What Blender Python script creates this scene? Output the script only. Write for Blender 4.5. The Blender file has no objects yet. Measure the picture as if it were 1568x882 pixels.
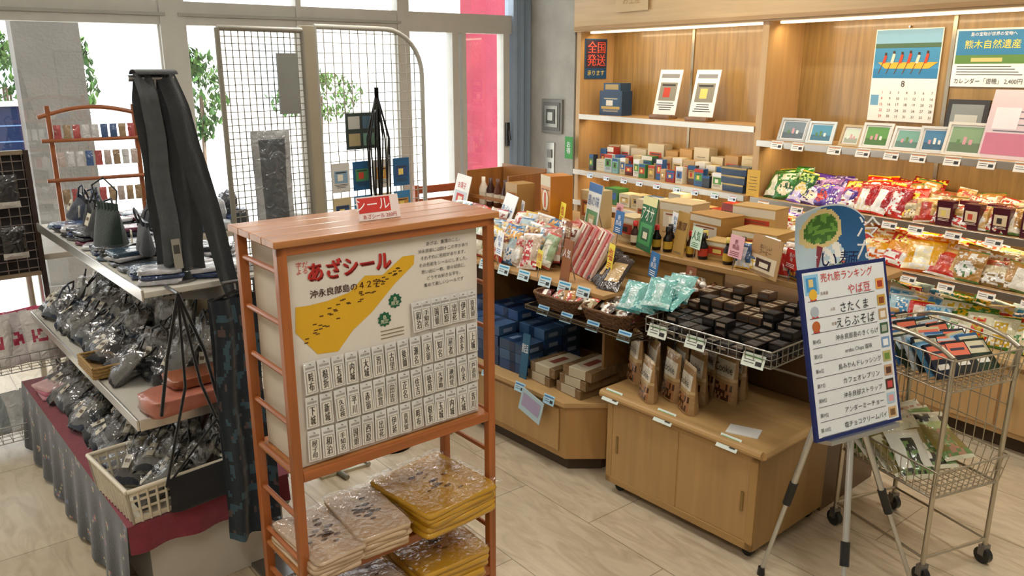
import bpy, math, random
from mathutils import Vector, Matrix, noise
R=random.Random(7)
rad=math.radians
CC={}
def C(h):
    if h in CC: return CC[h]
    q=h.lstrip('#'); o=[]
    for i in (0,2,4):
        v=int(q[i:i+2],16)/255
        o.append(v/12.92 if v<=.04045 else ((v+.055)/1.055)**2.4)
    CC[h]=tuple(o); return CC[h]
# ---------------------------------------------------------------- materials
MATS={}
def finish(name,rough=.5,metal=0,bump=0,bscale=60,coat=0,var=.1,vscale=9,grain=None,sheen=0,emit=0,clear=0,detail=3):
    m=bpy.data.materials.new(name); m.use_nodes=True
    nt=m.node_tree; N=nt.nodes; L=nt.links; p=N['Principled BSDF']; out=N['Material Output']
    at=N.new('ShaderNodeAttribute'); at.attribute_name='Col'
    tc=N.new('ShaderNodeTexCoord'); mp=N.new('ShaderNodeMapping'); L.new(tc.outputs['Object'],mp.inputs[0])
    if grain: mp.inputs['Scale'].default_value=grain
    nz=N.new('ShaderNodeTexNoise'); nz.inputs['Scale'].default_value=1 if grain else vscale; nz.inputs['Detail'].default_value=detail
    if grain: nz.inputs['Distortion'].default_value=.4
    L.new(mp.outputs[0],nz.inputs['Vector'])
    mr=N.new('ShaderNodeMapRange'); mr.inputs[1].default_value=.3; mr.inputs[2].default_value=.7
    mr.inputs[3].default_value=1-var; mr.inputs[4].default_value=1+var*.4; L.new(nz.outputs['Fac'],mr.inputs[0])
    vm=N.new('ShaderNodeVectorMath'); vm.operation='SCALE'; L.new(at.outputs['Color'],vm.inputs[0]); L.new(mr.outputs[0],vm.inputs['Scale'])
    L.new(vm.outputs[0],p.inputs['Base Color'])
    p.inputs['Roughness'].default_value=rough; p.inputs['Metallic'].default_value=metal
    p.inputs['Coat Weight'].default_value=coat; p.inputs['Coat Roughness'].default_value=.08
    p.inputs['Sheen Weight'].default_value=sheen
    if bump:
        n2=N.new('ShaderNodeTexNoise'); n2.inputs['Scale'].default_value=bscale; n2.inputs['Detail'].default_value=2; n2.inputs['Distortion'].default_value=.8
        L.new(tc.outputs['Object'],n2.inputs['Vector'])
        bp=N.new('ShaderNodeBump'); bp.inputs['Strength'].default_value=bump; bp.inputs['Distance'].default_value=.01
        L.new(n2.outputs['Fac'],bp.inputs['Height']); L.new(bp.outputs[0],p.inputs['Normal'])
        if coat: L.new(bp.outputs[0],p.inputs['Coat Normal'])
    if emit:
        L.new(at.outputs['Color'],p.inputs['Emission Color']); p.inputs['Emission Strength'].default_value=emit
    if clear:
        tr=N.new('ShaderNodeBsdfTransparent'); gl=N.new('ShaderNodeBsdfGlossy'); gl.inputs['Roughness'].default_value=rough
        L.new(at.outputs['Color'],tr.inputs[0])
        mx=N.new('ShaderNodeMixShader'); mx.inputs[0].default_value=clear
        if bump: L.new(bp.outputs[0],gl.inputs['Normal'])
        L.new(tr.outputs[0],mx.inputs[1]); L.new(gl.outputs[0],mx.inputs[2]); L.new(mx.outputs[0],out.inputs[0])
    MATS[name]=m
finish('matte',.75,bump=.08,bscale=120)
finish('plaster',.9,bump=.35,bscale=35,var=.16,vscale=4)
finish('paper',.6,var=.04)
finish('gloss',.28,bump=.12,bscale=40,var=.06)
finish('foil',.22,bump=.5,bscale=38,coat=.4,var=.1,vscale=20)
finish('wrap',.35,bump=1.0,bscale=26,coat=1,var=.3,vscale=16)
finish('poly',.45,bump=.3,bscale=24,coat=.7,var=.1,vscale=10)
finish('metal',.3,metal=.9,var=.05)
finish('paint',.4,var=.05)
finish('cloth',.95,bump=.3,bscale=160,sheen=.3,var=.15,vscale=25)
finish('oakx',.42,var=.13,grain=(1.6,26,26),coat=.1)
finish('oaky',.42,var=.13,grain=(26,1.6,26),coat=.1)
finish('oakz',.42,var=.13,grain=(26,26,1.6),coat=.1)
finish('woodx',.35,var=.28,grain=(2.2,34,34),coat=.2)
finish('woody',.35,var=.28,grain=(34,2.2,34),coat=.2)
finish('woodz',.35,var=.28,grain=(34,34,2.2),coat=.2)
finish('emit',.5,emit=3)
finish('glass',.02,clear=.07)
finish('clear',.12,clear=.16,bump=.7,bscale=35)
finish('film',.16,clear=.2,bump=1.0,bscale=30)
finish('leaf',.7,var=.5,vscale=14)
finish('wicker',.7,var=.35,vscale=80,bump=.5,bscale=150)

FONT={}
def glyph(t):
    if t in FONT: return FONT[t]
    cu=bpy.data.curves.new('t','FONT'); cu.body=t; cu.size=1; cu.align_x='CENTER'; cu.align_y='CENTER'; cu.resolution_u=2
    cu.space_line=.95
    o=bpy.data.objects.new('t',cu); me=bpy.data.meshes.new_from_object(o)
    vs=[(v.co.x,v.co.y) for v in me.vertices]; fs=[tuple(p.vertices) for p in me.polygons]
    bpy.data.objects.remove(o); bpy.data.curves.remove(cu); bpy.data.meshes.remove(me)
    if not vs: vs=[(0,0)]; fs=[]
    xs=[v[0] for v in vs]; ys=[v[1] for v in vs]
    FONT[t]=(vs,fs,(min(xs),max(xs),min(ys),max(ys))); return FONT[t]

class B:
    def __init__(s,name,loc=(0,0,0),rz=0):
        s.name=name; s.base=Matrix.Translation(loc)@Matrix.Rotation(rad(rz),4,'Z'); s.m=Matrix(); s.v=[]; s.f=[]
    def at(s,x=0,y=0,z=0,rz=0,rx=0,ry=0):
        s.m=Matrix.Translation((x,y,z))@Matrix.Rotation(rad(rz),4,'Z')@Matrix.Rotation(rad(ry),4,'Y')@Matrix.Rotation(rad(rx),4,'X'); return s
    def fx(s,x,y,z,tilt=0,yaw=0): return s.at(x,y,z,rz=-90+yaw,rx=-tilt)
    def o(s): s.m=Matrix(); return s
    def add(s,vs,fs,fin,col,sm=False):
        n=len(s.v); m=s.m; s.v+=[m@Vector(p) for p in vs]
        per=isinstance(col,list)
        for i,f in enumerate(fs): s.f.append((tuple(k+n for k in f),fin,col[i] if per else col,sm))
    def box(s,x0,x1,y0,y1,z0,z1,fin,col,cf=None):
        vs=[(x0,y0,z0),(x1,y0,z0),(x1,y1,z0),(x0,y1,z0),(x0,y0,z1),(x1,y0,z1),(x1,y1,z1),(x0,y1,z1)]
        s.add(vs,[(0,3,2,1),(4,5,6,7),(0,1,5,4),(1,2,6,5),(2,3,7,6),(3,0,4,7)],fin,col)
    def quad(s,x0,x1,z0,z1,y,fin,col): s.add([(x0,y,z0),(x1,y,z0),(x1,y,z1),(x0,y,z1)],[(0,1,2,3)],fin,col)
    def quadz(s,x0,x1,y0,y1,z,fin,col): s.add([(x0,y0,z),(x1,y0,z),(x1,y1,z),(x0,y1,z)],[(0,1,2,3)],fin,col)
    def cyl(s,p0,p1,r,fin,col,n=8,r1=None,cap=True):
        p0=Vector(p0);p1=Vector(p1);d=(p1-p0)
        if d.length<1e-6:return
        d.normalize(); a=d.orthogonal().normalized(); b=d.cross(a); r1=r if r1 is None else r1
        vs=[];fs=[]
        for k in range(n):
            t=2*math.pi*k/n; e=a*math.cos(t)+b*math.sin(t); vs.append(p0+e*r); vs.append(p1+e*r1)
        for k in range(n):
            j=(k+1)%n; fs.append((2*k,2*j,2*j+1,2*k+1))
        s.add(vs,fs,fin,col,True)
        if cap: s.add(vs,[tuple(2*k for k in range(n))[::-1],tuple(2*k+1 for k in range(n))],fin,col)
    def path(s,pts,r,fin,col,n=6,close=False):
        if close: pts=list(pts)+[pts[0]]
        for a,b in zip(pts,pts[1:]): s.cyl(a,b,r,fin,col,n)
    def lathe(s,prof,fin,col,n=14):
        vs=[];fs=[]
        for r,z in prof:
            for k in range(n):
                t=2*math.pi*k/n; vs.append((r*math.cos(t),r*math.sin(t),z))
        for j in range(len(prof)-1):
            for k in range(n):
                q=(k+1)%n; fs.append((j*n+k,j*n+q,(j+1)*n+q,(j+1)*n+k))
        s.add(vs,fs,fin,col,True)
    def grid(s,fn,nu,nv,fin,col,sm=True):
        vs=[fn(i/nu,j/nv) for j in range(nv+1) for i in range(nu+1)]; fs=[];cs=[]
        for j in range(nv):
            for i in range(nu):
                a=j*(nu+1)+i; fs.append((a,a+1,a+nu+2,a+nu+1)); cs.append(col(i/nu,j/nv) if callable(col) else col)
        s.add(vs,fs,fin,cs,sm)
    def text(s,t,x,z,h,col,y=-.001,fin='paper',maxw=None):
        vs,fs,(a,b,c,d)=glyph(t)
        k=h/max(d-c,.01); kx=k
        if maxw and (b-a)*k>maxw: kx=maxw/(b-a)
        cx=(a+b)/2; cy=(c+d)/2
        s.add([(x+(p[0]-cx)*kx,y,z+(p[1]-cy)*k) for p in vs],fs,fin,col)
    def sheet(s,side_fn,w,h,nx,nz,col,pat,fin):
        vs=[];fs=[];cs=[]
        for side in (-1,1):
            for j in range(nz+1):
                for i in range(nx+1): vs.append(side_fn(i/nx,j/nz,side))
        st=(nx+1)*(nz+1)
        for q in (0,1):
            for j in range(nz):
                for i in range(nx):
                    a=q*st+j*(nx+1)+i; f=(a,a+1,a+nx+2,a+nx+1); fs.append(f if q==0 else f[::-1])
                    cs.append((pat((i+.5)/nx,(j+.5)/nz) or col) if (pat and q==0) else col)
        s.add(vs,fs,fin,cs,True)
    def pillow(s,w,h,t,col,pat=None,fin='foil',nx=12,nz=15):
        sd=R.random()*50
        def fn(i,j,side):
            u=i*2-1;v=j*2-1
            th=t/2*max(0,1-u*u)**.5*max(0,1-abs(v)**3)**.6
            nn=noise.noise(Vector((u*2+sd,v*2,side)))+.4*noise.noise(Vector((u*6+sd,v*6,side)))
            th=max(0,th*(1+.5*nn))
            return (u*w/2*(1-.05*(1-abs(v)))+.003*nn,side*th,h/2+v*h/2)
        s.sheet(fn,w,h,nx,nz,col,pat,fin)
    def pouch(s,w,h,t,col,pat=None,fin='foil',nx=12,nz=16):
        def fn(i,j,side):
            u=i*2-1
            th=t/2*max(0,1-u**4)**.5*(1-j)**.7*(1 if j>.04 else .8)
            return (u*w/2*(1-.04*math.sin(j*3.1)),side*th,j*h)
        s.sheet(fn,w,h,nx,nz,col,pat,fin)
    def lump(s,rx,ry,rz,col,fin='wrap',e=.5,amp=.14,n=18,mm=12,col2=None):
        sd=R.random()*90; vs=[];fs=[];cs=[]
        pw=lambda v:math.copysign(abs(v)**e,v)
        for j in range(mm+1):
            ph=-math.pi/2+math.pi*j/mm
            for i in range(n):
                th=2*math.pi*i/n
                p=Vector((pw(math.cos(ph))*pw(math.cos(th)),pw(math.cos(ph))*pw(math.sin(th)),pw(math.sin(ph))))
                k=1+amp*2*noise.noise(p*1.6+Vector((sd,0,0)))+amp*noise.noise(p*4+Vector((0,sd,0)))
                z=rz+p.z*rz*(k if p.z>0 else 1)
                vs.append((p.x*rx*k,p.y*ry*k,max(0,z)))
        for j in range(mm):
            for i in range(n):
                q=(i+1)%n; fs.append((j*n+i,j*n+q,(j+1)*n+q,(j+1)*n+i)); cs.append(col2 if (col2 and R.random()<.18) else col)
        s.add(vs,fs,fin,cs,True)
    def prints(s,w,h,y,z0=0,x0=0,dark='#333333',lines=5,pic=None,band=None):
        if band: s.quad(x0-w/2,x0+w/2,z0+h*.8,z0+h,y-.0004,'paper',C(band))
        if pic:
            s.quad(x0-w*.38,x0+w*.38,z0+h*.32,z0+h*.74,y-.0005,'paper',C(pic))
            s.quad(x0-w*.2,x0+w*.1,z0+h*.4,z0+h*.62,y-.0007,'paper',C(R.choice(['#f0ead8','#3a2c24','#c8452e','#e8d070'])))
            s.quad(x0-w*.3,x0+w*.3,z0+h*.66,z0+h*.7,y-.0007,'paper',C(dark))
        for k in range(lines):
            zz=z0+h*(.26-.05*k) if pic else z0+h*(.72-.6*k/max(1,lines)); ww=w*R.uniform(.5,.8)/2
            if zz<z0+h*.04: break
            s.quad(x0-ww,x0+ww,zz,zz+h*.018,y-.0006,'paper',C(dark))
    def pbox(s,w,h,d,col,dark='#444444',band=None,pic=None,lines=3):
        s.box(-w/2,w/2,-d/2,d/2,0,h,'gloss',C(col)); s.prints(w,h,-d/2,dark=dark,lines=lines,pic=pic,band=band)
    def tag(s,w=.065,h=.042,col='#eaf4fb',band=None):
        s.box(-w/2,w/2,0,.0015,0,h,'paper',C(col)); 
        s.quad(-w*.42,w*.42,h*.72,h*.86,-.0006,'paper',C(band or R.choice(['#4a8fc8','#d05050','#57a857'])))
        for k in range(2): s.quad(-w*.4,w*R.uniform(0,.1),h*(.48-.2*k),h*(.54-.2*k),-.0006,'paper',C('#555555'))
        s.quad(w*.12,w*.4,h*.18,h*.5,-.0006,'paper',C('#333333'))
    def wirebox(s,x0,x1,y0,y1,z0,z1,sp=.03,r=.0018,col='#d8d8d4',fin='metal',rr=.0035,tap=0):
        c=C(col); t=tap
        top=[(x0,y0,z1),(x1,y0,z1),(x1,y1,z1),(x0,y1,z1)]; bot=[(x0+t,y0+t,z0),(x1-t,y0+t,z0),(x1-t,y1-t,z0),(x0+t,y1-t,z0)]
        s.path(top,rr,fin,c,6,True); s.path(bot,rr*.8,fin,c,5,True)
        mid=[tuple((a+b)/2 for a,b in zip(p,q)) for p,q in zip(top,bot)]; s.path(mid,r,fin,c,4,True)
        n=max(2,int((x1-x0)/sp)); m=max(2,int((y1-y0)/sp))
        for i in range(n+1):
            f=i/n; xt=x0+(x1-x0)*f; xb=x0+t+(x1-x0-2*t)*f
            s.path([(xt,y0,z1),(xb,y0+t,z0),(xb,y1-t,z0),(xt,y1,z1)],r,fin,c,4)
        for i in range(1,m):
            f=i/m; yt=y0+(y1-y0)*f; yb=y0+t+(y1-y0-2*t)*f
            s.path([(x0,yt,z1),(x0+t,yb,z0),(x1-t,yb,z0),(x1,yt,z1)],r,fin,c,4)
    def done(s,bevel=0):
        me=bpy.data.meshes.new(s.name)
        c=Vector((0,0,0))
        if s.v:
            xs=[v.x for v in s.v];ys=[v.y for v in s.v];zs=[v.z for v in s.v]
            c=Vector(((min(xs)+max(xs))/2,(min(ys)+max(ys))/2,min(zs)))
        me.from_pydata([v-c for v in s.v],[],[f[0] for f in s.f])
        fins=[]; 
        for f in s.f:
            if f[1] not in fins: fins.append(f[1])
        for n in fins: me.materials.append(MATS[n])
        me.polygons.foreach_set('material_index',[fins.index(f[1]) for f in s.f])
        me.polygons.foreach_set('use_smooth',[f[3] for f in s.f])
        ca=me.color_attributes.new('Col','FLOAT_COLOR','CORNER'); arr=[]
        for f in s.f: arr+= list((f[2][0],f[2][1],f[2][2],1.0))*len(f[0])
        ca.data.foreach_set('color',arr); me.update()
        ob=bpy.data.objects.new(s.name,me); bpy.context.scene.collection.objects.link(ob)
        ob.matrix_world=s.base@Matrix.Translation(c)
        if bevel:
            b=ob.modifiers.new('bevel','BEVEL'); b.width=bevel; b.segments=2; b.limit_method='ANGLE'
        return ob
W='#ffffff'
# ---------------------------------------------------------------- room shell
def simple_mat(name,build):
    m=bpy.data.materials.new(name); m.use_nodes=True; build(m.node_tree,m.node_tree.nodes,m.node_tree.links,m.node_tree.nodes['Principled BSDF']); MATS[name]=m
def fl(nt,N,L,p):
    tc=N.new('ShaderNodeTexCoord'); mp=N.new('ShaderNodeMapping'); mp.inputs['Rotation'].default_value=(0,0,rad(90-4)); L.new(tc.outputs['Object'],mp.inputs[0])
    br=N.new('ShaderNodeTexBrick'); br.inputs['Scale'].default_value=1; br.inputs['Brick Width'].default_value=.8; br.inputs['Row Height'].default_value=.4
    br.inputs['Mortar Size'].default_value=.0025; br.inputs['Mortar Smooth'].default_value=.2; br.inputs['Color1'].default_value=(*C('#cdbfa6'),1); br.inputs['Color2'].default_value=(*C('#c4b59c'),1); br.inputs['Mortar'].default_value=(*C('#93886f'),1)
    L.new(mp.outputs[0],br.inputs['Vector'])
    m2=N.new('ShaderNodeMapping'); m2.inputs['Scale'].default_value=(1.6,6,1); m2.inputs['Rotation'].default_value=(0,0,rad(12)); L.new(mp.outputs[0],m2.inputs[0])
    nz=N.new('ShaderNodeTexNoise'); nz.inputs['Scale'].default_value=2.6; nz.inputs['Detail'].default_value=8; nz.inputs['Distortion'].default_value=1.6; L.new(m2.outputs[0],nz.inputs['Vector'])
    cr=N.new('ShaderNodeValToRGB'); cr.color_ramp.elements[0].position=.3; cr.color_ramp.elements[0].color=(.74,.69,.62,1); cr.color_ramp.elements[1].position=.6; cr.color_ramp.elements[1].color=(1.05,1.04,1.02,1); L.new(nz.outputs['Fac'],cr.inputs[0])
    mx=N.new('ShaderNodeMix'); mx.data_type='RGBA'; mx.blend_type='MULTIPLY'; mx.inputs[0].default_value=.85
    L.new(br.outputs['Color'],mx.inputs[6]); L.new(cr.outputs[0],mx.inputs[7]); L.new(mx.outputs[2],p.inputs['Base Color'])
    p.inputs['Roughness'].default_value=.32
    bp=N.new('ShaderNodeBump'); bp.inputs['Strength'].default_value=.15; bp.inputs['Distance'].default_value=.004; L.new(nz.outputs['Fac'],bp.inputs['Height']); L.new(bp.outputs[0],p.inputs['Normal'])
simple_mat('travertine_tile',fl)
b=B('floor'); b.box(-1.7,4.75,-1.6,6.0,-.1,0,'travertine_tile',C(W)); b.done()
b=B('ceiling'); b.box(-1.7,4.75,-1.6,6.0,2.8,2.9,'plaster',C('#e8e6e0')); b.done()
b=B('wall_left'); b.box(-1.8,-1.7,-1.6,6.0,0,2.8,'plaster',C('#cfccc4')); b.done()
b=B('wall_front'); b.box(-1.7,4.75,-1.7,-1.6,0,2.8,'plaster',C('#cfccc4')); b.done()
b=B('wall_right'); b.box(4.64,4.75,-1.6,5.98,0,2.8,'plaster',C('#bfbdb6')); b.box(4.25,4.64,5.25,5.98,0,2.8,'plaster',C('#b3b1a8')); b.done()
b=B('baseboard_right'); b.box(4.235,4.25,5.25,5.83,0,.08,'paint',C('#6b665c')); b.done()
b=B('wall_back'); b.box(-1.7,4.25,5.88,5.98,2.66,2.8,'plaster',C('#bfbdb6')); b.done()
al='#b9b8b0'
def win(name,xs,rail=True):
    b=B(name)
    for x,w in xs: b.box(x-w/2,x+w/2,5.86,5.96,0,2.66,'paint',C(al)); b.box(x-w/2-.012,x-w/2,5.9,5.94,.1,2.08,'paint',C('#dcdcd6')); b.box(x+w/2,x+w/2+.012,5.9,5.94,.1,2.08,'paint',C('#dcdcd6'))
    x0=xs[0][0];x1=xs[-1][0]
    b.box(x0,x1,5.87,5.95,2.08,2.23,'paint',C(al)); b.box(x0,x1,5.85,5.88,2.135,2.155,'paint',C('#9a9a92'))
    b.box(x0,x1,5.87,5.95,2.6,2.66,'paint',C(al)); b.box(x0,x1,5.87,5.95,0,.1,'paint',C(al))
    b.box(x0,x1,5.905,5.909,.1,2.6,'glass',(1,1,1)); b.done()
win('window_1',[(-1.65,.1),(-.1,.06),(1.29,.07)])
win('window_2',[(1.37,.09),(2.2,.04),(3.01,.05)])
b=B('door_1')
for x,w in [(3.06,.05),(3.5,.06),(3.58,.04),(4.0,.06)]: b.box(x-w/2,x+w/2,5.86,5.96,0,2.66 if x<3.1 else 2.08,'paint',C(al))
b.box(4.06,4.24,5.84,5.97,0,2.66,'paint',C('#93a5b8')); b.box(4.1,4.12,5.82,5.84,0,2.66,'paint',C('#7f909f')); b.box(4.17,4.19,5.82,5.84,0,2.66,'paint',C('#7f909f'))
b.box(3.03,4.06,5.87,5.95,2.08,2.23,'paint',C(al)); b.box(3.03,4.06,5.87,5.95,2.6,2.66,'paint',C(al)); b.box(3.03,4.06,5.87,5.95,0,.12,'paint',C(al))
b.box(3.06,4.06,5.905,5.909,.1,2.6,'glass',(1,1,1))
b.box(3.985,4.015,5.83,5.86,1.15,1.35,'paint',C('#1b1b1b')); b.cyl((4.0,5.82,1.28),(4.0,5.80,1.2),.008,'paint',C('#1b1b1b')); b.done()
# ceiling lights
for x in (-.3,1.6,3.3):
    for y in (.6,3.4):
        b=B('ceiling_light'); b.box(x-.08,x+.08,y-.62,y+.62,2.75,2.8,'paint',C('#eeeeee')); b.box(x-.06,x+.06,y-.6,y+.6,2.742,2.75,'emit',(1,.97,.9)); b.done()
        l=bpy.data.lights.new('tube','AREA'); l.shape='RECTANGLE'; l.size=.12; l.size_y=1.2; l.energy=19; l.color=(1,.95,.87)
        o=bpy.data.objects.new('ceiling_lamp_light',l); o.location=(x,y,2.73); bpy.context.scene.collection.objects.link(o)
# ---------------------------------------------------------------- exterior
b=B('ground_outside'); b.box(-12,20,5.98,30,-.12,-.02,'plaster',C('#e9e6df')); b.done()
b=B('concrete_column'); b.box(.5,.95,7.2,7.65,-.02,3.4,'plaster',C('#625e57')); b.box(.47,.98,7.17,7.68,-.02,.12,'plaster',C('#5c5953')); b.done()
b=B('pink_wall'); b.box(4.3,4.8,6.9,7.1,-.02,3.4,'plaster',C('#9a3448')); b.box(4.28,4.82,6.88,7.12,-.02,.15,'plaster',C('#a87a80'));b.done()
b=B('outdoor_building'); b.box(-6,16,17,17.5,-.02,4.5,'plaster',C('#f2efe8'))
for k in range(7): b.box(-5+k*2.6,-3.6+k*2.6,16.95,17.0,1.0,2.3,'paint',C('#c2d0d6')); b.box(-5.06+k*2.6,-3.54+k*2.6,16.9,16.97,.92,1.0,'paint',C('#ffffff'))
b.done()
def bush(x,y,z,rx,rz,n,seed):
    b=B('leafy_bush',(x,y,-.02)); rr=random.Random(seed)
    for k in range(4): b.cyl((0,0,0),(rr.uniform(-.3,.3)*rx,rr.uniform(-.1,.1),z),.018,'matte',C('#6b5a48'),6,.01)
    for k in range(n):
        a=rr.uniform(0,6.28); ph=rr.uniform(-1.4,1.5); q=rr.uniform(.3,1)**.5
        p=Vector((math.cos(a)*math.cos(ph)*rx*q,math.sin(a)*math.cos(ph)*rx*.7*q,z+math.sin(ph)*rz*q))
        b.at(p.x,p.y,max(.05,p.z),rz=rr.uniform(0,360),rx=rr.uniform(-70,70)); s=rr.uniform(.03,.065)
        g=C(rr.choice(['#3d6a28','#4b7a2e','#2c501f','#5c8038','#3a5f2c']))
        b.add([(0,0,-s),(s*.5,.01,0),(0,0,s),(-s*.5,.01,0)],[(0,1,2,3)],'leaf',g)
    b.done()
bush(.5,9.2,1.65,.32,.5,700,1); bush(2.25,9.2,1.55,.33,.5,650,2); bush(1.22,9.6,1.75,.16,.4,260,3); bush(4.3,11,1.45,.7,.35,700,5)
b=B('outdoor_sign_board',(.38,7.9,0)); b.box(-.3,.3,0,.05,.85,1.5,'gloss',C('#1a2a4e')); b.box(-.33,.33,-.01,.06,1.5,1.54,'paint',C('#dddddd'))
for x in (-.28,.28): b.cyl((x,.03,-.02),(x,.03,1.5),.02,'metal',C('#999999'))
for k in range(4): b.quad(-.25,.25,.95+k*.13,.96+k*.13,-.002,'paper',C('#6f90bd'))
b.done()
# ---------------------------------------------------------------- wall cabinet
wl='#c6a06c'; wb='#a3824e'
b=B('wall_display_cabinet')
YL=5.21;YR=1.1
for y in (YL-.035,3.36,YR): b.box(4.25,4.62,y,y+.05,.45,2.42,'oakz',C(wl))
b.box(4.6,4.62,YR,YL,.45,2.42,'woodz',C(wb))
b.box(4.22,4.62,YR,YL+.02,2.08,2.4,'oaky',C('#c8a878')); b.box(4.18,4.62,YR,YL+.03,2.36,2.44,'oaky',C('#b89464')); b.box(4.205,4.22,YR,YL,2.09,2.115,'oaky',C('#b08a58'))
b.box(4.0,4.62,YR,YL+.02,.08,.44,'oaky',C(wl)); b.box(3.97,4.62,YR,YL+.02,.44,.465,'oaky',C('#ceac7a')); b.box(4.05,4.6,YR,YL,0,.08,'matte',C('#4a3a28'))
y=YR+.02
while y<YL-.5:
    b.box(3.988,4.0,y,y+.5,.11,.41,'oakz',C('#c8a26e')); b.box(3.975,3.988,y+.44,y+.455,.22,.3,'metal',C('#9a8a6a')); y+=.515
for z in (1.44,1.0,.75): xf=4.25 if z>1.2 else 4.2; b.box(xf,4.6,3.41,YL-.035,z-.03,z,'oaky',C(wl)); b.box(xf-.008,xf,3.41,YL-.035,z-.036,z+.004,'metal',C('#c3bdb0'))
for z in (1.36,1.0,.75):
    xf=4.22 if z>1.2 else (4.2 if z>.9 else 4.1)
    b.box(xf,4.6,YR+.05,3.36,z-.03,z,'oaky',C(wl)); b.box(xf-.008,xf,YR+.05,3.36,z-.036,z+.004,'metal',C('#c3bdb0'))
for y in (4.3,2.4): b.box(4.592,4.6,y-.012,y+.012,.5,2.08,'metal',C('#a89d88'))
for (y0,y1) in ((3.45,5.12),(1.2,3.32)): b.box(4.3,4.33,y0,y1,2.066,2.08,'emit',(1,.82,.55))
b.done(.002)
for (y0,y1) in ((3.45,5.12),(1.2,3.32)):
    for z,e in ((2.06,5.5),(1.325 if y0<2 else 1.405,3.8),(.965,3.4),(.715,1.6)):
        l=bpy.data.lights.new('led','AREA'); l.shape='RECTANGLE'; l.size=.03; l.size_y=y1-y0; l.energy=e*(y1-y0)/1.8; l.color=(1,.78,.48)
        o=bpy.data.objects.new('cabinet_led_light',l); o.location=(4.34,(y0+y1)/2,z); o.rotation_euler=(0,rad(-22),0); bpy.context.scene.collection.objects.link(o)
# wall fixtures
b=B('wall_vent_panel'); b.fx(4.249,5.52,1.27); b.box(-.14,.14,-.02,0,0,.28,'paint',C('#77766f')); b.box(-.115,.115,-.026,-.02,.025,.255,'paint',C('#5d5c56'))
for k,(a,c) in enumerate([(.09,'#8a8880'),(.06,'#45443f'),(.035,'#a09e96')]): b.box(-a,a,-.03-.004*k,-.026,.14-a,.14+a,'metal',C(c))
b.done(.002)
b=B('wall_switch_plate'); b.fx(4.249,5.55,.93); b.box(-.06,.06,-.01,0,0,.26,'metal',C('#b8b6ae')); b.box(-.03,.03,-.02,-.01,.13,.2,'paint',C('#888680')); b.box(-.02,.02,-.016,-.01,.04,.09,'paint',C('#66645e')); b.done(.002)
b=B('shipping_notice_sign'); b.at(4.42,5.172,1.72); b.box(-.13,.1,-.004,0,0,.31,'paper',C('#1f4f7c')); b.box(-.12,.09,-.006,-.004,.085,.3,'paper',C('#3a2c3c'))
for k,t in enumerate(['全国','発送']): b.text(t,-.015,.245-.1*k,.09,C('#d84a40'),y=-.008); b.text(t,-.012,.245-.1*k,.09,C('#e8a890'),y=-.0075)
b.text('承ります',-.015,.045,.04,C('#e8d060'),y=-.006); b.done()
b=B('wall_label'); b.fx(4.203,4.55,2.2); b.box(-.17,.17,-.003,0,0,.16,'paper',C('#c8ae84')); b.text('お土産',0,.08,.06,C('#a8824e'),y=-.004); b.done()
b=B('yellow_price_sign'); b.fx(4.24,3.38,1.0); b.box(-.05,.05,-.004,0,0,.17,'paper',C('#e0b24a')); b.prints(.1,.17,-.004,lines=5); b.done()
b=B('green_hanging_sign'); b.fx(4.2,5.24,1.08); b.box(-.05,.05,-.004,0,0,.18,'paper',C('#3f9a4a')); b.text('お\n得',0,.09,.1,C(W),y=-.006); b.done()
b=B('wall_calendar'); b.fx(4.596,2.655,1.5); b.box(-.2,.2,-.006,0,0,.52,'paper',C('#f2f1ec'))
b.quad(-.195,.195,.245,.515,-.0065,'paper',C('#3f8fc4')); b.quad(-.195,.195,.44,.515,-.007,'paper',C('#86b8dc')); b.quad(-.195,.195,.415,.44,-.0075,'paper',C('#4a6a54')); b.quad(-.195,.195,.245,.3,-.007,'paper',C('#2c7db0'))
b.add([(-.12,-.008,.3),(.14,-.008,.3),(.19,-.008,.335),(-.17,-.008,.335)],[(0,1,2,3)],'paper',C('#e3b23a'))
for k in range(6):
    x=-.13+.05*k; q=[-.004,.005,0,.006,-.003,.004][k]; b.add([(x-.012,-.009,.33),(x+.006,-.009,.33),(x+.016,-.009,.375+q),(x,-.009,.38+q)],[(0,1,2,3)],'paper',C(['#c8452e','#e8e0d0','#c8452e'][k%3])); b.quad(x,x+.012,.378+q,.393+q,-.0095,'paper',C('#4a2c1c')); b.add([(x,-.0085,.355),(x+.005,-.0085,.355),(x-.03,-.0085,.27),(x-.035,-.0085,.27)],[(0,1,2,3)],'paper',C('#6a4a2a'))
b.text('8',0,.215,.035,C('#333333'),y=-.008)
for r in range(5):
    for c in range(7): b.text(str(min(31,r*7+c+1)),-.12+.05*c,.165-.034*r,.015,C('#c03030' if c==0 else '#444444'),y=-.008)
b.quad(-.19,-.14,.09,.15,-.007,'paper',C('#6fa7c8')); b.cyl((0,-.01,.53),(0,0,.53),.006,'metal',C('#999999')); b.done()
b=B('world_heritage_poster'); b.fx(4.596,2.19,1.705); b.box(-.195,.195,-.004,0,0,.3,'paper',C('#eef3f2')); b.quad(-.185,.185,.13,.29,-.0045,'paper',C('#2f7fb5')); b.quad(-.185,.185,.12,.165,-.005,'paper',C('#5e8a4a')); b.quad(-.1,.06,.13,.15,-.0052,'paper',C('#d8c88a'))
b.text('島の宝物が世界の宝物へ',0,.272,.02,C(W),y=-.006,maxw=.3); b.text('熊木自然遺産',0,.22,.045,C('#f5e04a'),y=-.006,maxw=.34); b.text('カレンダー「遊穂」 2,400円',0,.03,.03,C('#222222'),y=-.006,maxw=.35)
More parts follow.
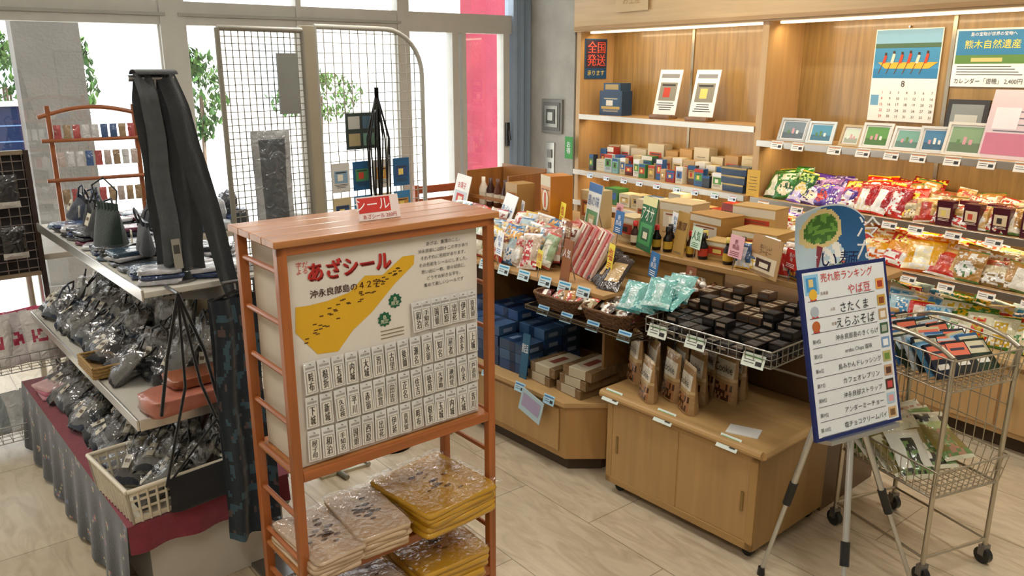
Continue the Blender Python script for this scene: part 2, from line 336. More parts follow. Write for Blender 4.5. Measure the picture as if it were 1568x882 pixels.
for k in range(4): b.quad(-.17,.17-.02*k,.062+.014*k,.066+.014*k,-.0055,'paper',C('#444444'))
b.done()
for y,yaw in ((4.36,8),(4.0,8)):
    b=B('certificate_stand'); b.fx(4.38,y,1.441,14,yaw); b.box(-.1,.1,-.003,.003,.03,.36,'paper',C('#f4f1ea')); b.prints(.2,.32,-.003,z0=.03,lines=4,pic='#8f8a7a'); b.quad(-.08,.08,.3,.33,-.0035,'paper',C('#888888'))
    b.fx(4.38,y,1.44,0,yaw); b.box(-.09,.09,-.05,.03,0,.012,'woodx',C('#8a6236')); b.box(-.09,.09,-.055,-.045,.01,.03,'woodx',C('#8a6236'))
    for sx in (-.06,.06): b.cyl((sx,-.0,.01),(sx,.09,.006),.005,'woodz',C('#8a6236')); b.cyl((sx,.02,.01),(sx,.07,.2),.004,'woodz',C('#8a6236'))
    b.done()
b=B('blue_gift_box'); b.fx(4.42,4.93,1.44,0,5); b.pbox(.24,.19,.12,'#24425f','#d8c898',pic='#3a5a78'); b.quad(-.1,.1,.05,.07,-.0615,'paper',C('#c8a860')); b.box(-.08,.1,-.06,.06,.19,.25,'gloss',C('#2a4a68')); b.quad(-.06,.08,.2,.24,-.061,'paper',C('#b8a068')); b.done()
b=B('souvenir_box_assortment'); y=5.06; k=0
cols=['#28323c','#d9d0b4','#b8c8ca','#88b7b8','#c8b890','#5b2018','#e0dcd0','#3c7a3e','#b89868','#2f5e98','#c6a070','#a32c20','#d9d0b4','#5b4028','#2f5f8f']
while y>3.72:
    w=R.uniform(.05,.1); h=R.uniform(.08,.16); b.fx(4.31+R.uniform(-.02,.02),y-w/2,1.001,0,R.uniform(-6,10)); b.pbox(w,h,R.uniform(.03,.06),cols[k%15],pic=R.choice(['#c8a860','#5a9a4a','#3a68a8','#c8452e',None]),band=R.choice([None,'#c8452e','#2f5f8f','#efefef'])); y-=w+.012; k+=1
y=5.06
while y>3.72:
    w=R.uniform(.07,.12); h=R.uniform(.13,.19); b.fx(4.42,y-w/2,1.001); b.pbox(w,h,.07,R.choice(cols),pic=R.choice(['#c8a860','#c0503a','#3a68a8']),band=R.choice([None,'#e8e0d0'])); y-=w+.012
y=5.06
while y>3.72:
    w=R.uniform(.1,.18); h=R.uniform(.18,.25); b.fx(4.52,y-w/2,1.001); b.pbox(w,h,.09,R.choice(['#c7b898','#ad854a','#bdb298','#7f4a28','#d0cab8']),pic=R.choice(['#c8a860','#c0503a',None])); y-=w+.02
b.done()
b=B('lower_shelf_gift_boxes'); 
for z in (.467,.752):
    y=5.05
    while y>3.6:
        w=R.uniform(.08,.16); h=R.uniform(.1,.17); b.fx(4.35,y-w/2,z); b.pbox(w,h,.12,R.choice(cols),pic=R.choice(['#c8a860','#c0503a','#3a68a8'])); y-=w+.02
b.done()
b=B('shelf_price_tags')
for y in [4.95,4.75,4.55,4.38,4.2,4.0,3.83,3.65,3.5]: b.fx(4.182,y,.955,18); b.tag()
for z,xf,ys in ((1.325,4.2,[3.2,3.05,2.8,2.62,2.45,2.3,2.12,1.95,1.78,1.6]),(.955,4.18,[3.25,3.0,2.85,2.6,2.4,2.25,2.05,1.85,1.65]),(.705,4.08,[3.1,2.9,2.65,2.45,2.2,2.0,1.8,1.6])):
    for y in ys: b.fx(xf,y,z-.005,18); b.tag(.085,.05,'#f6f0e4','#d8803a')
b.done()
b=B('blue_wrapped_box_stack'); 
for k in range(3):
    b.fx(4.34,3.58,1.001+.055*k,0,4*k-4); b.pbox(.2,.053,.13,'#27405c','#c8b070',band='#c8b070',lines=1)
for k in range(3):
    b.fx(4.5,3.56,1.001+.075*k); b.pbox(.2,.073,.1,'#d2bf92','#444444',lines=1)
b.done()
specs=[(3.19,.19,.15,'#b8bcbc','#7a8f9a'),(2.99,.17,.14,'#c8d4d8','#4f9ab8'),(2.79,.13,.13,'#b9a47c','#d8e6d0'),(2.63,.17,.15,'#d6d6cf','#5f9e4c'),(2.45,.17,.14,'#d8d8d4','#7ab0a0'),(2.29,.16,.15,'#d4d4d0','#4a88b0'),(2.14,.2,.18,'#d8d4c8','#88a880'),(1.55,.2,.2,'#dddddd','#8ab0b8')]
for y,w,h,c,p in specs:
    b=B('picture_frame'); b.fx(4.32,y,1.362,22,R.uniform(0,14))
    t=.014; b.box(-w/2,w/2,0,.012,0,t,'paint',C(c)); b.box(-w/2,w/2,0,.012,h-t,h,'paint',C(c)); b.box(-w/2,-w/2+t,0,.012,t,h-t,'paint',C(c)); b.box(w/2-t,w/2,0,.012,t,h-t,'paint',C(c))
    b.quad(-w/2+t,w/2-t,t,h-t,.008,'paper',C('#f2f2ee')); b.quad(-w/2+t+.01,w/2-t-.01,t+.008,h-t-.008,.0075,'paper',C(p)); b.quad(-w/2+t+.01,w/2-t-.01,t+.008,h*.4,.007,'paper',tuple(x*.55 for x in C(p)))
    for q in range(3): b.quad(-w*.2+q*w*.15,-w*.12+q*w*.15,h*.35,h*(.5+.08*(q%2)),.0065,'paper',C(R.choice(['#f0f0e8','#d8a0a8','#5f8a50'])))
    b.quad(-w/2+t,w/2-t,t,h-t,.004,'glass',(1,1,1)); b.cyl((0,.012,h*.7),(0,.1,.045),.004,'paint',C(c)); b.done()
b=B('framed_picture'); b.fx(4.5,2.24,1.361,8); b.box(-.11,.11,0,.015,0,.28,'paint',C('#2d2a28')); b.quad(-.085,.085,.025,.255,-.001,'paper',C('#899090')); b.quad(-.06,.06,.06,.2,-.002,'paper',C('#c6c6c0')); b.done()
b=B('pink_flyer_stand'); b.fx(4.33,1.93,1.361,16); b.box(-.13,.13,0,.003,0,.35,'paper',C('#dcc8cc')); b.quad(-.12,.12,.02,.13,-.001,'paper',C('#c87890')); b.quad(-.1,.02,.15,.26,-.001,'paper',C('#e8e4e8')); b.prints(.24,.33,0,dark='#6a6a78',lines=6); b.cyl((0,.005,.25),(0,.12,.05),.004,'metal',C('#aaaaaa')); b.done()
# snack bags
def pp(c2,c3,c4=None):
    c2=C(c2);c3=C(c3);c4=C(c4 or '#f0ece0'); sd=R.random()*99; kind=R.randrange(3)
    def f(i,j):
        if j>.94 or j<.05: return c3
        n=noise.noise(Vector((i*9,j*13,sd)))
        if kind==0:
            if .66<j<.88 and .1<i<.9: return c2 if n>-.05 else None
            if ((i-.5)/.34)**2+((j-.36)/.24)**2<1: return c3 if n>.12 else c4
        elif kind==1:
            if .2<j<.8 and .3<i<.7: return c2 if abs(n)>.1 else c4
            if j<.2: return c4 if n>0 else c2
        else:
            if j>.7: return c2 if i>.12 and n>-.15 else c3
            if j<.42: return c4 if n>-.1 else c3
        return None
    return f
def bags(name,x,z,y0,y1,cols,w=.15,h=.2,layers=2,tilt=24,fin='foil',org=(0,0,0),rz=0,dx=.055,step=.7):
    b=B(name,org,rz)
    for L in range(layers):
        y=y0-(.03*L)
        while y>y1+w/2:
            c=R.choice(cols); ww=w*R.uniform(.85,1.12)
            b.fx(x+dx*L,y-ww/2,z+.003+.012*L,tilt+R.uniform(-7,7),R.uniform(-12,12)); b.m=b.m@Matrix.Rotation(rad(R.uniform(-9,9)),4,'Y')
            b.pillow(ww,h*R.uniform(.88,1.1),.05,C(c[0]),pp(c[1],c[2],R.choice([None,'#e8d8b0','#c8281e','#f6f2ea'])),fin,14,18); y-=ww*step
    b.done()
RED=[('#c01810','#f2e6da','#e8b61a'),('#c8281a','#f6d23a','#8f1410'),('#a8141a','#f3f0ea','#c8281e')]
GRN=[('#1f5b25','#b8d870','#d6b93a'),('#2d7a2a','#e0e0c0','#1a4a1c')]
PUR=[('#45288a','#cfc0e4','#7a50b8'),('#5b3aa0','#e6d060','#38206a'),('#a878b8','#5a2f90','#e8e0e8'),('#e0d4e0','#6a3a9a','#3a206a')]
CLR=[('#c89a50','#f0e8d8','#b8351e'),('#b8863c','#f0e8d8','#4a7a3a'),('#d0a860','#c8401a','#f0f0e8'),('#d8c8a0','#b04a2a','#8a6a30')]
YEL=[('#e8980e','#f6e060','#c8281e'),('#e8a81a','#fff0c0','#d05a0a')]
bags('green_snack_bags',4.27,1.0,3.33,3.05,GRN,h=.2,tilt=30)
bags('purple_snack_bags',4.25,1.0,3.14,2.72,PUR,h=.16,w=.13,layers=4,tilt=38)
bags('red_snack_bags',4.25,1.0,2.78,2.3,RED+RED+CLR[:2],h=.19,w=.14,layers=4,tilt=32)
bags('clear_cracker_bags',4.25,1.0,2.38,1.75,CLR,h=.14,w=.12,layers=4,tilt=32,fin='wrap')
b=B('maroon_gift_bags')
for k in range(9): b.fx(4.27+.09*(k%2),2.14-.07*k,1.001,0,R.uniform(-4,4)); b.pbox(.08,.13,.06,['#4a1424','#6a2030'][k%2],'#e8d8c0',pic='#e0c8a0',lines=2)
b.done()
bags('assorted_snack_bags',4.16,.75,3.32,2.8,GRN+PUR+CLR+RED,h=.15,w=.12,layers=4,tilt=30)
bags('red_chip_bags',4.16,.75,2.88,2.52,RED,h=.2,w=.16,layers=4,tilt=28)
bags('yellow_chip_bags',4.15,.75,2.56,2.1,YEL,h=.18,w=.2,layers=4,tilt=32)
bags('cracker_bags',4.15,.75,2.16,1.3,CLR+YEL[:1],h=.16,w=.18,layers=4,tilt=32,fin='wrap')
bags('pineapple_snack_bags',4.09,.466,3.3,2.5,[('#c8c4a0','#c8a21a','#3a7a2a'),('#a8c8d0','#3a88b8','#ffffff')],h=.17,layers=4,tilt=28)
bags('lower_shelf_snack_bags',4.09,.466,2.5,1.2,[('#a8c8d0','#3a88b8','#ffffff'),('#d8d4b0','#c8a21a','#3a7a2a'),('#c8281e','#f2e6da','#e8c63a')],h=.16,layers=4,tilt=30)
# ---------------------------------------------------------------- ISLAND
IO=(2.25,1.665,0);IR=6.2
b=B('sliding_door_cabinet',IO,IR)
b.box(.0,.5,0,.735,.05,.44,'oakx',C('#a8834e')); b.box(-.02,.52,-.02,.765,.44,.475,'oaky',C('#c09a64')); b.cyl((-.02,-.02,.4575),(-.02,.765,.4575),.0175,'oaky',C('#c09a64')); b.cyl((-.02,-.02,.4575),(.52,-.02,.4575),.0175,'oakx',C('#c09a64'))
for a in ((.05,.08),(.415,.44)): b.box(-.012,0,.0,.735,a[0],a[1],'oaky',C('#b08a54'))
b.box(-.012,0,0,.03,.05,.44,'oakz',C('#b08a54'));b.box(-.012,0,.705,.735,.05,.44,'oakz',C('#b08a54'))
b.box(-.006,0,.03,.375,.08,.415,'oakz',C('#b99360')); b.box(-.01,-.004,.36,.705,.08,.415,'oakz',C('#b6905c'))
b.box(-.013,-.006,.05,.062,.2,.28,'metal',C('#a08a60')); b.box(-.014,-.01,.67,.682,.2,.28,'metal',C('#a08a60'))
b.box(-.003,.5,-.003,0,.05,.44,'oakz',C('#9c7844'))
for x,y in ((.04,.04),(.46,.04),(.04,.69),(.46,.69)): b.cyl((x-.012,y,.022),(x+.012,y,.022),.022,'matte',C('#222222'),12); b.box(x-.015,x+.015,y-.01,y+.01,.025,.05,'metal',C('#777777'))
b.done(.003)
b=B('island_display_counter',IO,IR)
def prism(b,pts,z0,z1,fin,col):
    n=len(pts); vs=[(x,y,z0) for x,y in pts]+[(x,y,z1) for x,y in pts]
    b.add(vs,[tuple(range(n))[::-1],tuple(range(n,2*n))]+[(k,(k+1)%n,n+(k+1)%n,n+k) for k in range(n)],fin,col)
prism(b,[(-.04,.96),(.1,.84),(.52,.84),(.52,2.5),(-.04,2.5)],.07,.33,'oakz',C('#b48a52'))
prism(b,[(-.06,.955),(.09,.825),(.54,.825),(.54,2.52),(-.06,2.52)],.33,.355,'oaky',C('#c29c66'))
prism(b,[(0,.98),(.12,.88),(.5,.88),(.5,2.46),(0,2.46)],0,.07,'matte',C('#4a3a28'))
for y in (1.0,1.5,2.0): b.box(-.048,-.04,y,y+.47,.1,.31,'oakz',C('#bc955e')); 
b.box(.54,1.0,.02,2.6,0,.78,'oakz',C('#5f4426')); b.box(.54,1.02,.0,2.62,.78,.8,'oaky',C('#a5804a'))
b.box(.5,.54,.02,2.6,.48,.8,'oakz',C('#5f4426'))
b.box(.46,1.0,.0,2.62,.95,.975,'oaky',C('#b48c56')); 
for y in (.05,.9,1.75,2.55): b.box(.56,.6,y-.02,y+.02,.8,.95,'oakz',C('#98723e')); b.box(.93,.97,y-.02,y+.02,.8,.95,'oakz',C('#98723e'))
b.box(.1,.52,.88,2.6,.82,.84,'oaky',C('#b48c56')); b.box(.26,.52,.55,.88,.82,.84,'oaky',C('#b48c56'))
for y in (.9,1.75,2.58): b.box(.12,.5,y-.015,y,.355 if y>1 else .48,.82,'oakz',C('#7f5c32'))
b.box(.5,.52,.55,2.6,.84,.95,'oaky',C('#a5804a'))
b.done(.003)
TZ=.79
b=B('wire_shelf_tray',IO,IR)
b.wirebox(-.02,.44,-.02,.54,TZ,TZ+.06,sp=.035,col='#a8a8a2')
for y in (.02,.5): b.cyl((.0,y,TZ),(.5,y,.58),.005,'metal',C('#999999')); b.cyl((.44,y,TZ),(.5,y,TZ),.005,'metal',C('#999999'))
b.done()
b=B('black_sugar_chocolate_boxes',IO,IR)
for i in range(6):
    for j in range(9):
        x=.015+i*.07; y=.02+j*.058; n=1+int(i>0)+int(i>2)+int(i>4)+(R.random()<.35)
        for k in range(n):
            top=(i>3 or (i==3 and R.random()<.5)) and j>2
            b.fx(x+.01,y,TZ+.004+.03*k,0,R.uniform(-6,6)); b.box(-.026,.026,-.031,.031,0,.028,'gloss',C('#4a3626') if (top and k==n-1) else C(R.choice(['#100f0f','#1a1716','#221b18'])))
            b.quadz(-.02,.02,-.02,.02,.0285,'paper',C('#9a8468' if top else R.choice(['#3c342e','#1c1a18','#6a5c4c']))); b.quadz(-.014,.014,-.004,.004,.029,'paper',C('#1a1a1a')); b.quad(-.019,.019,.008,.021,-.0315,'paper',C(R.choice(['#4a423a','#2a2624','#8a7a68'])))
b.done()
b=B('island_price_tags',IO,IR)
for y in (.05,.3,.48): b.fx(-.03,y,TZ-.01,20); b.tag(.09,.05,'#e0e8dc','#57a857')
for y in (.66,.84,1.0,1.15): b.fx(-.02,y,.715,25); b.tag(.07,.045,'#b4dcf0','#2f7fc0')
for y in (1.0,1.12,1.25,1.4,1.55,1.7,1.88,2.05): b.fx(.085,y,.81,20); b.tag(.08,.05,'#d0e4ea','#2f9fd0')
for y in (.12,.42,.7): b.fx(-.045,y,.44,40); b.tag(.09,.055,'#dce8e0','#57a857')
for y in (1.05,1.25,1.5,1.75): b.fx(-.068,y,.32,15); b.tag(.07,.045,'#b4dcf0','#2f7fc0')
b.done()
b=B('pop_price_cards',IO,IR)
POP=[('#f4e04a','#c8281e'),('#ffffff','#2f6fb0'),('#f0b8c0','#7a1c30'),('#d8f0d8','#1f6a3c'),('#c8281e','#ffffff'),('#8a4a24','#f6e8c8'),('#2f6fa8','#ffffff')]
for k,(x,y,z) in enumerate([(.1,1.3,.842),(.12,1.62,.842),(.1,1.85,.842),(.13,2.1,.842),(.3,1.75,.842),(.33,1.35,.9),(.48,1.15,.976),(.49,1.55,.976),(.48,1.85,.976),(.47,.48,.976),(.49,.7,.976),(.47,.22,.976),(.3,.58,.86),(.3,.78,.86),(.26,1.0,.86),(.62,.92,1.0),(.65,1.3,1.0)]):
    c,d=POP[k%7]; ww=R.uniform(.06,.09); hh=R.uniform(.07,.13); b.fx(x,y,z+.05,8,-20+R.uniform(-10,10)); b.box(-ww/2,ww/2,-.0015,0,0,hh,'paper',C(c)); b.text(R.choice(['人気','特価','新\n商品','島の\n味','限定','塩']),0,hh*.6,hh*.45,C(d),y=-.003,maxw=ww*.8)
    for q in range(3): b.quad(-ww*.35,ww*.3,hh*(.08+.08*q),hh*(.11+.08*q),-.0025,'paper',C(d))
    b.cyl((0,.001,0),(0,.001,-.05),.002,'metal',C('#aaaaaa'),5)
b.done()
b=B('hanging_flyer',IO,IR); b.fx(-.085,1.16,.23,0); b.m=b.m@Matrix.Rotation(rad(16),4,'Y'); b.box(-.075,.075,-.003,0,0,.12,'paper',C('#bcd8e4')); b.quad(-.06,.06,.03,.1,-.004,'paper',C('#b4a8cc')); b.prints(.14,.11,-.003,z0=.01,lines=4,dark='#c84a50'); b.done()
def basket(name,x,y,z,w,d,h,col='#6f4a28',org=IO,rz=IR):
    b=B(name,org,rz); b.at(x,y,z)
    n=44; rows=6
    def P(f,t,o):
        a=2*math.pi*f; k=.86+.14*t; e=.35
        cx=math.copysign(abs(math.cos(a))**e,math.cos(a)); sy=math.copysign(abs(math.sin(a))**e,math.sin(a))
        return (cx*(w/2*k+o),sy*(d/2*k+o),t*h+.004)
    for r in range(rows+1):
        pts=[P(i/n,r/rows,.003*(1 if (i+r)%2 else -1)) for i in range(n)]; b.path(pts,h/rows*.5 if r<rows else .007,'wicker',C(col),5,True)
    b.add([P(i/n,0,0) for i in range(n)],[tuple(range(n))],'wicker',C(col)); b.done()
basket('wicker_basket',.13,.8,.742,.28,.26,.06); basket('wicker_basket',.13,1.1,.742,.28,.28,.06)
b=B('wire_basket_bracket',IO,IR); b.wirebox(-.02,.46,.62,1.26,.725,.74,sp=.05,col='#6a5a44',rr=.004)
for y in (.64,1.24): b.cyl((.0,y,.725),(.5,y,.6),.005,'metal',C('#777777')); b.cyl((.44,y,.73),(.5,y,.73),.005,'metal',C('#777777'))
b.done()
b=B('small_snack_packs',IO,IR)
for k in range(80):
    yy=R.uniform(.7,1.2); b.fx(R.uniform(.02,.22),yy,.765+R.uniform(0,.025),R.uniform(50,80),R.uniform(-40,40)); b.pillow(.06,.07,.02,C(R.choice(['#98845a','#c8bb98','#6a2a20','#d8d0b8','#3a2a1c','#b88030','#e8e4da'])),pp(R.choice(['#f0ece0','#3a3a3a','#c8452e']),'#8a5a2a'),'wrap',6,7)
b.done()
b=B('mint_candy_bags',IO,IR)
for k in range(12): b.fx(.04+.035*(k%5),.69-.014*k,TZ+.035+.014*(k//3),R.uniform(35,60),R.uniform(-15,15)); b.pillow(.12,.14,.03,C(R.choice(['#6fb8b0','#88c4bc','#5ea8a4'])),pp('#c8e4e0','#3f8f8f','#a8d8d0'),'wrap')
b.done()
b=B('wrapped_cookie_tray',IO,IR)
b.at(.38,.66,.842); b.lathe([(0,.0),(.11,.0),(.135,.045),(.14,.05),(.13,.04)],'wicker',C('#8a5a2a'),24)
for k in range(70):
    a=R.uniform(0,6.28); r=R.uniform(0,.115); b.at(.38+r*math.cos(a),.66+r*math.sin(a),.87+.05*(1-r/.115),R.uniform(0,360),R.uniform(-30,30)); b.lump(.024,.017,.012,C(R.choice(['#b89068','#d8c0a8','#906840','#e8e0d4'])),'wrap',.7,n=8,mm=5)
b.done()
b=B('brown_flat_packets',IO,IR)
for k in range(14): b.fx(.17+.014*k,.93+.026*k,.843+.002*k,50,R.uniform(-10,10)); b.pillow(.11,.18,.014,C('#2e2018'),lambda i,j:(C('#c0a070') if .25<j<.85 and .2<i<.8 else None),'foil')
b.done()
b=B('pink_label_packages',IO,IR)
for k in range(12): b.fx(.27+.01*k,1.14+.028*k,.842,26,-35); b.pbox(.13,.24,.014,['#d9c0b4','#c86a6a','#e0d4c8','#b04038'][k%4],'#7a2020',pic=R.choice(['#d89a80','#903028',None]),lines=5,band=R.choice(['#c8786a',None,'#e8dcc8']))
b.done()
MIX=[('#d0c8b0','#5a90b0','#ffffff'),('#a8bcc0','#d8a050','#2a6a9a'),('#a0b890','#e8e8d0','#c84a3a'),('#d0b8a0','#c83a3a','#f0f0f0'),('#e0dcd0','#7a3a20','#c8a060'),('#3a5a80','#d8e0e8','#e8c050'),('#c8907a','#f0e8e0','#a03030')]
bags('island_snack_bags',.16,.84,1.97,1.38,MIX,w=.11,h=.17,layers=5,tilt=24,fin='wrap',org=IO,rz=IR)
bags('island_sweets_bags',.16,.84,2.58,1.9,MIX,w=.11,h=.16,layers=5,tilt=22,fin='wrap',org=IO,rz=IR)
bags('corner_snack_bags',.5,.976,.5,.04,MIX,w=.09,h=.11,layers=2,tilt=20,fin='foil',org=IO,rz=IR,dx=.12)
def standcard(name,x,y,z,w,h,col,txt=None,tc='#333333',pic=None,yaw=0,tilt=8,band=None,pic2=None,org=IO,rz=IR,th=.1):
    b=B(name,org,rz); b.fx(x,y,z,tilt,yaw); b.box(-w/2,w/2,-.002,.002,0,h,'paper',C(col))
    if pic: b.quad(-w*.42,w*.42,h*.1,h*.5,-.003,'paper',C(pic))
    if pic2: b.quad(-w*.25,w*.25,h*.18,h*.42,-.004,'paper',C(pic2)); b.quad(-w*.12,w*.18,h*.22,h*.34,-.0045,'paper',C('#e8dcc0'))
    if band: b.quad(-w/2,w/2,h*.84,h,-.003,'paper',C(band))
    if txt: b.text(txt,0,h*.68,h*th*2,C(tc),y=-.005,maxw=w*.86)
    for k in range(2): b.quad(-w*.36,w*.3,h*(.04+.03*k),h*(.05+.03*k),-.004,'paper',C('#666666'))
    b.cyl((0,.002,h*.75),(0,h*.3,h*.3*math.sin(rad(tilt))+.002),.003,'metal',C('#aaaaaa'),5); b.done()
standcard('green_sea_lettuce_sign',.47,.98,.976,.15,.25,'#176a3c','アオサ','#f4f4e0',pic='#4a9a5a',pic2='#2a5a3a',th=.13,yaw=-25,band='#e8e0a0')
standcard('brown_shelf_sign',.13,1.16,.842,.08,.2,'#96582a','人気',W,yaw=-15)
standcard('white_product_sign',.5,1.36,.976,.17,.27,'#dcdad2','島の味','#3a5a8a',pic='#5a8a5a',pic2='#a8a070',band='#3a6aa0',yaw=-25)
standcard('ochre_sign',.5,.8,.976,.09,.2,'#b8904a','濃厚','#5a2a1a',yaw=-20)
standcard('coffee_product_sign',.46,.34,.976,.21,.16,'#b8905c','おいしい\nコーヒー','#3a2418',pic='#dcc8a8',pic2='#3a1c0c',yaw=-25,th=.12)
standcard('round_top_sign',.47,.14,.976,.08,.16,'#8a2a34','限定',W,yaw=-25)
standcard('white_poster_card',.4,1.98,.842,.2,.3,'#f2f4f4','島バナナ','#3a6aa0',pic='#88b8d8',yaw=-22,tilt=20)
standcard('red_logo_sign',.55,2.52,.976,.22,.2,'#f2efe8','お菓子','#c8281e',pic='#c8ccd0',pic2='#c8281e',yaw=-15,tilt=14)
b=B('orange_gift_box',IO,IR); b.fx(.56,1.66,.976,0,-20); b.pbox(.13,.28,.13,'#c47a24','#6a3a14',band='#d9ccb0'); b.add([(.04*math.cos(a/16*6.283),-.0668,.15+.055*math.sin(a/16*6.283)) for a in range(16)],[tuple(range(16))],'paper',C('#e8d8c0')); b.quad(-.01,.01,.11,.19,-.0675,'paper',C('#c8401a')); b.done()
b=B('tan_drink_boxes',IO,IR)
for k,(c,y,h,x) in enumerate([('#c8b68a',1.52,.2,.72),('#96582a',1.82,.25,.72),('#d0c4a8',1.2,.18,.8),('#b08a50',2.0,.2,.6)]): b.fx(x,y,.976,0,-8); b.pbox(.12,h,.12,c,pic='#a8603a')
b.done()
b=B('cardboard_gift_boxes',IO,IR)
for x,y,w,h,d,c in [(.76,.53,.22,.12,.16,'#b8904e'),(.76,.78,.2,.16,.15,'#b08244'),(.78,.28,.18,.11,.16,'#c8a068'),(.84,1.03,.2,.18,.14,'#cbb080'),(.6,.62,.14,.08,.1,'#bc9858'),(.6,1.15,.12,.12,.1,'#c8b488'),(.9,.64,.22,.2,.12,'#c09a5c')]:
    b.fx(x,y,.976,0,R.uniform(-10,10)); b.pbox(w,h,d,c,'#8a4a2a',band='#d6cdb8',pic=R.choice(['#b8351e','#d8d0c0'])); b.box(-w/2-.002,w/2+.002,-d/2-.002,d/2+.002,h,h+.006,'matte',C(c))
b.done()
b=B('sauce_bottles',IO,IR)
for k in range(22):
    yy=.42+.033*k
    b.at(.53+.06*(k%2),yy,.976)
    if abs(yy-.8)<.04 or abs(yy-.62)<.06 or abs(yy-1.0)<.05: continue
    b.lathe([(0,0),(.02,0),(.022,.01),(.022,.06),(.011,.08),(.01,.1),(.012,.1),(.012,.115),(0,.116)],'gloss',C(R.choice(['#1a0d0a','#3a180c','#0c0a08'])),12); b.lathe([(.0225,.015),(.0225,.05)],'paper',C(R.choice(['#d8ccb0','#b8351e','#c8a030'])),12); b.lathe([(.0125,.095),(.0125,.117),(0,.117)],'gloss',C(R.choice(['#c8281e','#d8c060','#222222'])),12)
b.done()
b=B('wooden_bottle_rack',IO,IR)
b.box(.6,.9,2.1,2.5,.976,.99,'woody',C('#955f2c')); 
for y in (2.1,2.49): b.box(.6,.9,y,y+.012,.99,1.2,'woodz',C('#955f2c'))
b.box(.89,.9,2.1,2.5,.99,1.22,'woody',C('#a87440')); b.box(.6,.61,2.1,2.5,1.04,1.06,'woody',C('#955f2c'))
for k in range(5):
    b.at(.68,2.15+.07*k,.99); b.lathe([(0,0),(.026,0),(.028,.01),(.028,.1),(.012,.14),(.012,.17),(0,.171)],'gloss',C(R.choice(['#3a1c14','#5a3018','#e8dcc8'])),12); b.lathe([(.0285,.03),(.0285,.08)],'paper',C('#d8d0bc'),12)
b.done()
b=B('white_frilled_pouches',IO,IR)
for k in range(6): b.at(.2+.09*(k%3),2.68+.08*(k//3),.842,R.uniform(0,360)); b.lump(.05,.045,.05,C(R.choice(['#e4e2de','#c8d4dc','#d8d0c0'])),'wrap',.8,amp=.3,n=14,mm=9); b.lathe([(.015,.09),(.04,.13)],'wrap',C('#eceae6'),12)
b.at(); b.box(.1,.46,2.62,2.84,.82,.842,'oaky',C('#b48c56')); b.box(.12,.15,2.8,2.83,0,.82,'oakz',C('#b48c56')); b.box(.41,.44,2.8,2.83,0,.82,'oakz',C('#b48c56')); b.done()
b=B('navy_gift_box_stack',IO,IR)
for i in range(3):
    for j in range(3):
        for k in range(5-(i==0)-(j==0)):
            b.at(.08+.13*i,1.4+.2*j,.356+.052*k,R.uniform(-2,2)); b.box(-.06,.06,-.095,.095,0,.05,'gloss',C(R.choice(['#1d3a62','#25487a','#27405f','#3a5a80']))); b.box(-.061,.061,-.02,.02,0,.0505,'gloss',C('#13294a')); b.quad(-.03,.03,.01,.03,-.0955,'paper',C('#8a9ab8')); b.quadz(-.03,.03,.03,.06,.0506,'paper',C('#6a80a8'))
b.done(.001)
b=B('gold_wrapped_cake_boxes',IO,IR)
for j in range(2):
    for k in range(3-j):
        b.at(.13,1.0+.2*j-.02*k,.356+.048*k,4*k-5); b.box(-.11,.11,-.085,.085,0,.046,'foil',C('#7a6040')); b.box(-.111,.111,-.05,.05,.002,.0465,'paper',C('#b8ac92')); b.quadz(-.05,.05,-.02,.02,.047,'paper',C('#7a3a2a'))
b.done(.002)
standcard('stick_label_sign',.0,1.3,.356,.05,.22,'#1f5a7a','限定品',W,th=.1)
b=B('coffee_pouches',IO,IR)
KD=C('#e4dcc8');KT=C('#c4a878');KW=C('#4a2c1a');KS=C('#b8a888')
def cp(i,j):
    if j>.92: return KT
    if .5<j<.82 and .08<i<.92: return KD
    if .42<j<.5: return KT
    if .06<j<.38 and .12<i<.88: return KW if noise.noise(Vector((i*12,j*16,2)))>-.05 else C('#a0704a')
    return None
for (x,y,h) in [(.13,.72,.24),(.14,.63,.22),(.1,.5,.21),(.16,.42,.23),(.05,.38,.2),(.21,.54,.22),(.25,.34,.22),(.28,.44,.23),(.3,.62,.23),(.02,.56,.18),(.32,.34,.24),(.25,.72,.24)]:
    b.fx(x+.02,y,.476,0,R.uniform(-34,-6)); b.pouch(.12,h,.07,C('#a88458'),cp,'foil'); b.text('Cookie',0,h*.67,.035,C('#14100c'),y=-.0245,maxw=.095)
b.done()
b=B('stacked_flyers',IO,IR); b.at(.07,.12,.4755,20); b.box(-.04,.04,-.06,.06,0,.004,'paper',C('#e4e3dd')); b.done()
# ---------------------------------------------------------------- EASEL
b=B('tripod_easel_sign')
ap=Vector((2.375,1.475,.86)); mtl=C('#c8c8c4'); 
for ft in ((2.225,1.6,0),(2.60,1.235,0),(2.10,1.19,0)):
    ft=Vector(ft)
    a0=Vector((2.36,1.40,.70)) if ft.y<1.2 else ap
    d=ft-a0
    b.cyl(a0,a0+d*.62,.011,'metal',mtl,10); b.cyl(a0+d*.6,ft+Vector((0,0,.012)),.008,'metal',mtl,10); b.cyl(a0+d*.56,a0+d*.66,.015,'gloss',C('#1a1a1a'),10); b.cyl(ft+Vector((0,0,.03)),ft,.012,'gloss',C('#1a1a1a'),10,.015)
b.cyl((2.36,1.40,.70),ap,.01,'metal',mtl); b.cyl(ap,ap+Vector((.03,.09,.3)),.009,'metal',mtl); b.cyl(ap-Vector((0,0,.04)),ap+Vector((0,0,.04)),.022,'gloss',C('#1a1a1a'),12)
b.m=Matrix.Translation((2.35,1.362,.635))@Matrix.Rotation(rad(-8),4,'Z')@Matrix.Rotation(rad(-15),4,'X')
b.box(-.16,.16,-.03,.03,-.014,0,'metal',mtl); 
b.box(-.2,.2,-.006,.006,0,.56,'gloss',C('#14245e'))
